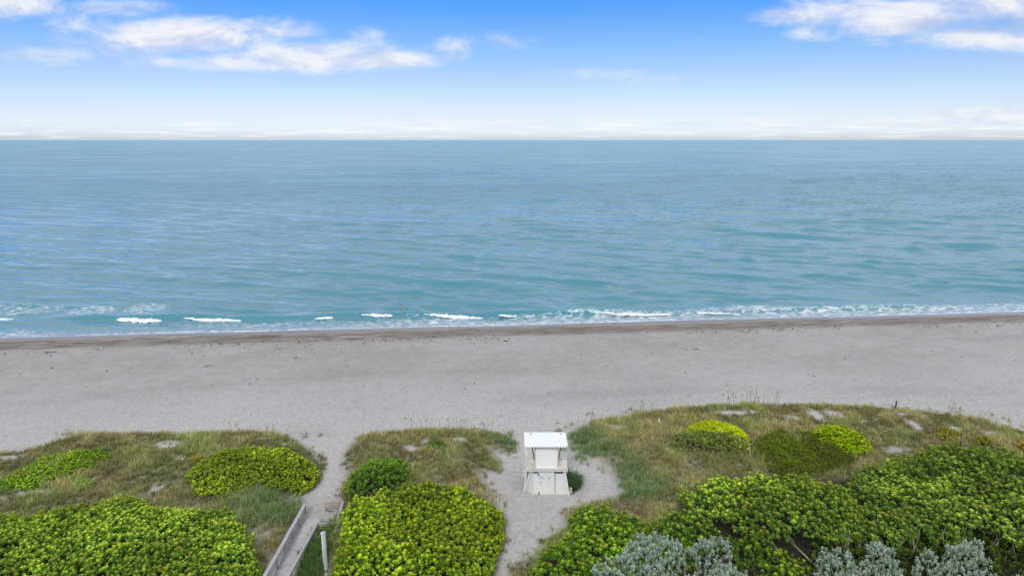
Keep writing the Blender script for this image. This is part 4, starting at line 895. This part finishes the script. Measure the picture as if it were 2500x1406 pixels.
bmesh.ops.recalc_face_normals(bm, faces=bm.faces[:])
bmesh.ops.bevel(bm, geom=[e for e in bm.edges if len(e.link_faces) == 2 and any(len(f.verts) > 4 for f in e.link_faces)], offset=.02, segments=2, affect='EDGES')
me = bpy.data.meshes.new('roof'); bm.to_mesh(me); bm.free(); roof = link('roof', me, M['roof'], tower)
s_ = MB().box((hx0 + hx1) / 2 + .02, (hx0 + hx1) / 2 + .06, ry0 + .05, ry1 - .05, zr0 - .02, zr0 + .01); s_.bm.verts.ensure_lookup_table()
for v in s_.bm.verts: v.co.z = rz(v.co.y) + (.026 if v.co.z > zr0 - .005 else .01)
s_.build('roof_seam', M['roof'], roof)
for px in (1296, 1369):
    x, y = at(px, 1059, zr1 + .03); MB().box(x - .09, x + .09, y - .05, y + .05, rz(y) + .0, rz(y) + .05).build('roof_bracket', M['metal'], roof)
MB().box(cx0 + .02, cx1 - .02, CY0 + .02, CY1 - .02, RZ - .05, zr0 - .09).build('cabin_head', M['wall'], cab)
# posts that carry the roof, struts, hand rails
for (X, Xr) in ((dl + .06, hx0 + .13), (dr - .06, hx1 - .13)):
    pole('roof_post', [(X, DY1 - .25, dt), (Xr, ry1 - .3, zr1 - .08)], .05, M['white'])
    pole('hand_rail', [(X, DY0 + .3, dt + .02), (X, DY0 + .3, dt + .55), (X, DY1 - .25, dt + .98)], .035, M['white'])
for (px, px2) in ((1298, 1304.5), (1369.5, 1363.5)):
    pole('strut', [(tx(px, 1092, ry0 + .5), ry0 + .5, zr0 - .1), (tx(px2, 1122, CY0 + .3), CY0 + .3, at_y(px2, 1122, CY0 + .3)[2])], .06, M['metal'])
cb = MB()                                             # stair down to the sand on the seaward side
for k in range(7):
    cb.box(dl + .9, dr - .9, DY1 + .05 + k * .27, DY1 + .29 + k * .27, dt - .3 * (k + 1), dt - .3 * (k + 1) + .05)
cb.build('stair', M['plank_dark'], tower)

# ------------------------------------------------------------------ boardwalk
LF, LN = at(745, 1229, 2.50), at(605, 1478, 3.05)     # left hand rail: far and near end
RF, RN = at(774, 1277, 2.55), at(672, 1462, 3.05)
BF, BN = at(838, 1223, 2.45), at(820, 1277, 2.55)     # landing rail
wk = empty('boardwalk', (at(715, 1330)[0], at(715, 1330)[1], 1.7), 'weathered grey wooden boardwalk with rails, half buried in sand, in the lower left', 'boardwalk')
def lerp2(a, b, t): return (a[0] + (b[0] - a[0]) * t, a[1] + (b[1] - a[1]) * t)
z_far, z_near = 1.80, 2.08
ge_ = min(G(LF[0] + .5, LF[1]), G(BF[0] - .8, LF[1])) - .03
z_far = ge_
def deckz(y): return z_near + (z_far - z_near) * smooth01((y - LN[1]) / (LF[1] - LN[1])) + .08 * smooth01((y - LF[1] + 5) / 3) * smooth01((LF[1] - y) / 2) - .10 * smooth01((y - LF[1] + .9) / .9)
dm = []; nseg = 40
rowsL = [lerp2((LN[0] + .12, LN[1]), (LF[0] + .12, LF[1]), k / nseg) for k in range(nseg + 1)]
def right_x(y):
    t = (y - RN[1]) / (RF[1] - RN[1]); return RN[0] + (RF[0] - RN[0]) * t
bmd = bmesh.new(); cols_ = 10; grid = []
for k in range(nseg + 1):
    x0, y0 = rowsL[k]; x1 = right_x(y0) - .10 if y0 < RF[1] - .02 else BN[0] + (BF[0] - BN[0]) * min(1, max(0, (y0 - BN[1]) / (BF[1] - BN[1]))) - .12
    grid.append([(x0 + (x1 - x0) * c_ / cols_, y0) for c_ in range(cols_ + 1)])
vv = [[bmd.verts.new((x, y, float(deckz(y)) + .05 * (float(fbm(np.array([x * 1.1]), np.array([y * 1.1]), 3)[0]) - .5))) for x, y in row] for row in grid]
lowv = [[bmd.verts.new((x, y, float(deckz(y)) - .16)) for x, y in row] for row in grid]
for k in range(nseg):
    for c_ in range(cols_):
        bmd.faces.new((vv[k][c_], vv[k][c_ + 1], vv[k + 1][c_ + 1], vv[k + 1][c_]))
    bmd.faces.new((vv[k][0], vv[k + 1][0], lowv[k + 1][0], lowv[k][0])); bmd.faces.new((vv[k][-1], lowv[k][-1], lowv[k + 1][-1], vv[k + 1][-1]))
for c_ in range(cols_): bmd.faces.new((vv[0][c_], lowv[0][c_], lowv[0][c_ + 1], vv[0][c_ + 1])); bmd.faces.new((vv[-1][c_], vv[-1][c_ + 1], lowv[-1][c_ + 1], lowv[-1][c_]))
me = bpy.data.meshes.new('deck'); bmd.to_mesh(me); bmd.free(); link('deck', me, M['deck_sand'], wk, True)
def rail(A, B, zA, zB, n, inner, low, cap_w=.16, boards=2):
    """posts, a cap board and lower boards from A (far) to B (near)"""
    a = Vector((*A, zA)); b = Vector((*B, zB)); d = (b - a); nrm = Vector((-d.y, d.x, 0)).normalized() * inner
    for k in range(n + 1):
        p = a.lerp(b, (k + .02) / (n + .04)); MB().box(p.x - .05, p.x + .05, p.y - .05, p.y + .05, low - .4, p.z - .022).build('post', M['board'], wk)
    MB().bar(a + Vector((0, 0, 0)), b, cap_w, .04).build('hand_rail', M['board'], wk)
    for q in range(boards):
        dz = .13 + .30 * q; off = nrm * .075
        MB().bar(a + off - Vector((0, 0, dz)), b + off - Vector((0, 0, dz)), .035, .14).build('rail_board', M['board'], wk)
rail(LF, LN, 2.50, 3.05, 7, -1, 1.6, cap_w=.26, boards=3)
rail(RF, RN, 2.55, 3.05, 6, 1, 1.3, cap_w=.15, boards=1)
rail(BF, BN, 2.45, 2.55, 2, -1, 1.4, cap_w=.17, boards=1)
MB().bar((*RF, 2.55), (BN[0] - .09, BN[1], 2.55), .13, .04).build('hand_rail', M['board'], wk)
MB().bar((RF[0] + .06, RF[1] - .06, 2.36), (BN[0] - .06, BN[1] - .06, 2.36), .035, .13).build('rail_board', M['board_warm'], wk)
EF = at(794, 1225, 2.45)                              # closing rail across the landing end
MB().bar((*EF, 2.45), (BF[0] - .09, BF[1], 2.45), .14, .04).build('hand_rail', M['board_warm'], wk)
MB().bar((EF[0], EF[1] - .05, 2.30), (BF[0] - .09, BF[1] - .05, 2.30), .035, .22).build('rail_board', M['board_warm'], wk)
MB().bar((EF[0] + .06, EF[1] - .05, 2.02), (BF[0] - .1, BF[1] - .05, 2.02), .035, .18).build('rail_board', M['board_warm'], wk)
MB().box(EF[0] - .05, EF[0] + .05, EF[1] - .05, EF[1] + .05, 1.5, 2.428).build('post', M['board_warm'], wk)
# outer stringer standing clear of the right hand side
a = Vector((*at(779, 1281, 2.1), 2.1)); b = Vector((*at(690, 1480, 2.1), 2.1)); MB().bar(a, b, .05, .20).build('stringer', M['board'], wk)
a = Vector((*at(819, 1281, 2.0), 2.0)); b = Vector((*at(805, 1320, 1.6), 1.6)); MB().bar(a, b, .09, .12).build('stringer', M['board'], wk)
a = Vector((*at(732, 1403, 1.9), 1.9)); b = Vector((*at(780, 1401, 1.9), 1.9)); MB().bar(a, b, .08, .10).build('cross_beam', M['board_warm'], wk)

# wooden pole beside the boardwalk
PXY = (at_y(797, 1400, 38.4)[0], 38.4); pz = at_y(793.5, 1298, 38.4)[2]
po = empty('utility_pole', (PXY[0], PXY[1], G(*PXY)), 'tall bare grey wooden pole right of the boardwalk', 'pole')
MB().tube([(PXY[0], PXY[1], G(*PXY) - .3), (PXY[0], PXY[1], pz - .12), (PXY[0] + .01, PXY[1], pz + .03)], [.125, .105, .10], 12).build('shaft', M['pole'], po, True)
MB().tube([(PXY[0] - .13, PXY[1] - .02, pz - 2.2), (PXY[0] - .13, PXY[1] - .02, pz - .12)], [.03, .03], 8).build('conduit', M['white'], po, True)
MB().box(PXY[0] - .18, PXY[0] - .085, PXY[1] - .07, PXY[1] + .03, pz - .12, pz - .02).build('cap_box', M['white'], po)
MB().tube([(PXY[0], PXY[1], pz - 2.75), (PXY[0], PXY[1], pz - 2.6)], [.128, .128], 12).build('band', M['metal'], po, True)

# ------------------------------------------------------------------ small posts
def small_post(name, px, pyb, pyt, w_, mat, label, cat, lean=0.0, zb=None, plate=None):
    x, y = at(px, pyb, 2.4 if zb is None else zb); g = G(x, y); x, y = at(px, pyb, g); zt_ = at_y(px, pyt, y)[2]
    m_ = MB().bar((x, y, g - .3), (x + lean, y, zt_), w_, w_); o = m_.build(name, mat, None, bevel=w_ * .12); tag(o, label, cat)
    return o
small_post('marker_post', 1608.5, 1035, 1022, .12, M['post_white'], 'short white marker post in the grass near the crest of the right dune', 'marker post')
small_post('marker_post', 2186, 995, 978, .12, M['post_dark'], 'short black post on the far edge of the right dune against the sand', 'marker post', .05)
small_post('marker_post', 446, 1126, 1118, .11, M['post_white'], 'tiny white marker post in the grass of the left dune', 'marker post')
small_post('cane_stake', 1389, 1258, 1243, .04, M['stick'], 'thin yellow cane stake at the edge of the tower path', 'stake')
bx0, by0 = at(1393, 1204, TZ); bp = empty('service_post', (bx0, by0, TZ), 'cream service post with black cable next to the lifeguard tower', 'service post')
MB().box(bx0 - .1, bx0 + .1, by0 - .07, by0 + .07, TZ - .2, at_y(1393, 1190, by0)[2]).build('box', M['post_cream'], bp, bevel=.012)
MB().tube([(bx0 - .15, by0 - .08, TZ + .22), (bx0 - .14, by0 - .1, TZ + .05), (bx0 + .1, by0 - .12, TZ + .03), (bx0 + .35, by0 - .02, TZ + .04), (bx0 + .2, by0 + .1, TZ + .06), (bx0 - .1, by0 + .02, TZ + .04)], [.035] * 6, 6).build('cable', M['metal'], bp, True)
wx, wy = at(2343, 1096, 2.5); wg = G(wx, wy); wp = empty('wire_post', (wx, wy, wg), 'thin black wire fence post beside the yellowing shrub on the right dune', 'fence post')
MB().bar((wx, wy, wg - .3), (wx + .02, wy, wg + .95), .07, .07).build('post', M['post_dark'], wp)
e2 = at(2385, 1112, 2.4); MB().tube([(wx + .02, wy, wg + .55), ((wx + e2[0]) / 2, (wy + e2[1]) / 2, wg + .25), (e2[0], e2[1], G(*e2) + .1)], [.016] * 3, 5).build('wire', M['post_dark'], wp)

# young palm sapling with yellow fronds on the left dune
sx, sy = at(481, 1138, 2.4); sg = G(sx, sy); sp_ = empty('palm_sapling', (sx, sy, sg), 'small palm sapling with yellow fronds on the left dune', 'palm')
r9 = np.random.default_rng(9); Cc, Dd, Ll = [], [], []
for q in range(13):
    a = q * 2.4; el = .5 + .06 * q; d0 = np.array([math.cos(a) * math.cos(el), math.sin(a) * math.cos(el), math.sin(el)])
    for s_ in np.linspace(.15, 1, 9):
        base = np.array([sx, sy, sg + .15]) + d0 * s_ * .85 - np.array([0, 0, .3 * s_ ** 2]); side = np.cross(d0, [0, 0, 1]); side /= np.linalg.norm(side)
        for sg_ in (-1, 1): Cc.append(base); Dd.append(unit(d0 * .7 + side * sg_ * .7)); Ll.append(.26 * (1.15 - .6 * s_))
Cc, Dd, Ll = np.array(Cc), np.array(Dd), np.array(Ll)
V_, F = leaves(Cc, Dd, np.tile([[0, 0, 1.]], (len(Cc), 1)) + .01, Ll, Ll * .16)
np_mesh('frond', V_, F, cols=np.tile([[.42, .38, .05]], (len(V_), 1)) * r9.normal(1, .12, (len(V_), 1)), mat=M['small'], parent=sp_)
MB().tube([(sx, sy, sg - .1), (sx, sy, sg + .22)], [.05, .04], 7).build('stem', M['bark'], sp_, True)

# ------------------------------------------------------------------ bather standing chest deep in the sea
px_, py_ = at(980, 752.5, 0.05)
def skin_mesh(name, verts, edges, radii, mat, parent, lv=2):
    me = bpy.data.meshes.new(name); me.from_pydata(verts, edges, []); o = link(name, me, mat, None)
    md = o.modifiers.new('skin', 'SKIN'); sv = me.skin_vertices[0].data
    for k, r_ in enumerate(radii): sv[k].radius = r_ if isinstance(r_, tuple) else (r_, r_)
    sv[0].use_root = True
    o.modifiers.new('sub', 'SUBSURF').levels = lv; o.modifiers['sub'].render_levels = lv
    dg = bpy.context.evaluated_depsgraph_get(); m2 = bpy.data.meshes.new_from_object(o.evaluated_get(dg)); o.modifiers.clear(); old = o.data; o.data = m2; bpy.data.meshes.remove(old)
    m2.materials.clear(); m2.materials.append(mat); m2.polygons.foreach_set('use_smooth', [True] * len(m2.polygons))
    if parent is not None: o.parent = parent; o.matrix_parent_inverse = Matrix.Translation(-parent.location)
    return o
pe = empty('person', (px_, py_, -1.0), 'person with black hair and bare shoulders standing chest deep in the sea', 'person')
q = lambda x, y, z: (px_ + x, py_ + y, z)
vs = [q(0, 0, -.55), q(0, 0, -.25), q(0, 0, .05), q(0, 0, .28), q(0, 0, .40), q(0, .02, .50), q(0, .03, .60), q(0, .02, .68),
      q(-.17, 0, .30), q(-.30, .05, .10), q(-.34, .18, -.04), q(-.36, .26, -.05), q(.17, 0, .30), q(.29, .06, .10), q(.30, .20, -.02), q(.31, .28, -.03),
      q(-.10, 0, -.75), q(-.11, .02, -1.1), q(-.11, 0, -1.45), q(.10, 0, -.75), q(.11, .02, -1.1), q(.11, 0, -1.45)]
es = [(0, 1), (1, 2), (2, 3), (3, 4), (4, 5), (5, 6), (6, 7), (3, 8), (8, 9), (9, 10), (10, 11), (3, 12), (12, 13), (13, 14), (14, 15), (0, 16), (16, 17), (17, 18), (0, 19), (19, 20), (20, 21)]
skin_mesh('body', vs, es, [(.16, .12), (.15, .11), (.17, .12), (.15, .10), .055, .07, .095, .06, .065, .05, .038, .03, .065, .05, .038, .03, .09, .065, .045, .09, .065, .045], M['skin'], pe)
hm = MB().ball((px_, py_ - .005, .625), .125, .95, 1.0, 1.08, 2)
for v in hm.bm.verts:
    if v.co.y > py_ + .05 and v.co.z < .66: v.co.y = py_ + .05
hm.build('hair', M['hair'], pe, True)

# tiny shore birds at the water's edge
def bird(px, py, face, label):
    x, y = at(px, py, .12); g = max(.03, G(x, y)); root = empty('shore_bird', (x, y, g), label, 'bird', 'small birds at the water edge')
    L = lambda a, b, z: (x + face * a, y + b, g + z)
    vs = [L(0, 0, .17), L(-.10, 0, .165), L(-.19, 0, .15), L(.08, 0, .185), L(.12, 0, .225), L(.15, 0, .235), L(.20, 0, .225)]
    skin_mesh('body', vs, [(0, 1), (1, 2), (0, 3), (3, 4), (4, 5), (5, 6)], [.058, .045, .014, .05, .03, .033, .008], M['bird'], root, 1)
    for b in (-.02, .02): MB().tube([L(0, b, .14), L(.015, b, .07), L(0, b, -.01)], [.008, .007, .007], 5).build('leg', M['metal'], root)
bird(1118, 803.5, 1, 'small brown shore bird at the water edge, leftmost of the trio')
bird(1125, 803.5, -1, 'small brown shore bird at the water edge, close to the leftmost one')
bird(1145, 802.5, 1, 'small brown shore bird at the water edge, standing apart on the right')

# ------------------------------------------------------------------ flotsam
def weed_clump(px, py, L, Wd, seed, name, label, cat, z=None, n=7):
    x, y = at(px, py, 1.7 if z is None else z); g = G(x, y); x, y = at(px, py, g); r = random.Random(seed); m_ = MB()
    for k in range(n):
        cx = x + r.uniform(-L, L) * .5; cy = y + r.uniform(-Wd, Wd) * .5; a = r.uniform(-.5, .5); s = L * r.uniform(.2, .45)
        cg = G(cx, cy)
        m_.tube([(cx - s * math.cos(a), cy - s * math.sin(a) * .5, cg), (cx, cy + r.uniform(-.08, .08), cg + .05), (cx + s * math.cos(a), cy + s * math.sin(a) * .5, cg - .01)], [.01, .025, .01], 5)
    return tag(m_.build(name, M['weed'], None, True), label, cat)
o = weed_clump(805, 1250, .55, .3, 1, 'driftwood', 'dark piece of driftwood on the sandy boardwalk landing', 'driftwood', 1.9, 5)
for v in o.data.vertices: v.co.z += max(0, 1.86 - G(v.co.x, v.co.y))
weed_clump(1690, 853, 1.6, .5, 2, 'seaweed_clump', 'dark seaweed strand on the open beach above the tower, right of centre', 'seaweed', n=5)
weed_clump(126, 858, 1.4, .4, 3, 'seaweed_clump', 'dark seaweed clumps on the upper beach near the left edge', 'seaweed')
weed_clump(506, 893, 1.2, .5, 4, 'seaweed_clump', 'faint seaweed strand on the open sand left of the middle', 'seaweed', n=4)
weed_clump(718, 873, .9, .3, 5, 'seaweed_clump', 'short seaweed strand on the sand above the left path mouth', 'seaweed', n=4)
# scattered bits of wrack, too many to count
r7 = np.random.default_rng(77); n = 2200
wx_ = r7.uniform(-95, 105, n); wd = np.abs(r7.normal(0, 1, n)); dd = np.where(r7.random(n) < .55, 8.5 + wd * 3, np.where(r7.random(n) < .5, r7.uniform(9, 42, n), 10.5 + r7.normal(0, .5, n)))
keep = fbm(wx_ * .12, dd * .15, 3) > .47; wx_, dd = wx_[keep], dd[keep]; wy_ = SHORE_B + SHORE_K * wx_ - dd
gz_ = ground(wx_, wy_); keep = sample(mask, wx_, wy_) < .01; wx_, wy_, gz_ = wx_[keep], wy_[keep], gz_[keep]; n = len(wx_)
Ls = r7.gamma(1.6, .035, n) + .03; D3 = unit(np.stack([np.ones(n), r7.normal(0, .35, n), r7.normal(0, .1, n)], -1))
V_, F = leaves(np.stack([wx_, wy_, gz_ + .015], -1), D3, np.tile([[0, 0, 1.]], (n, 1)), Ls * 2.2, Ls * .8, .35)
o = np_mesh('seaweed_wrack', V_, F, cols=np.tile([[.10, .085, .075]], (len(V_), 1)), mat=M['small']); tag(o, 'dark scattered bits of seaweed strewn over the beach', 'seaweed', kind='stuff')
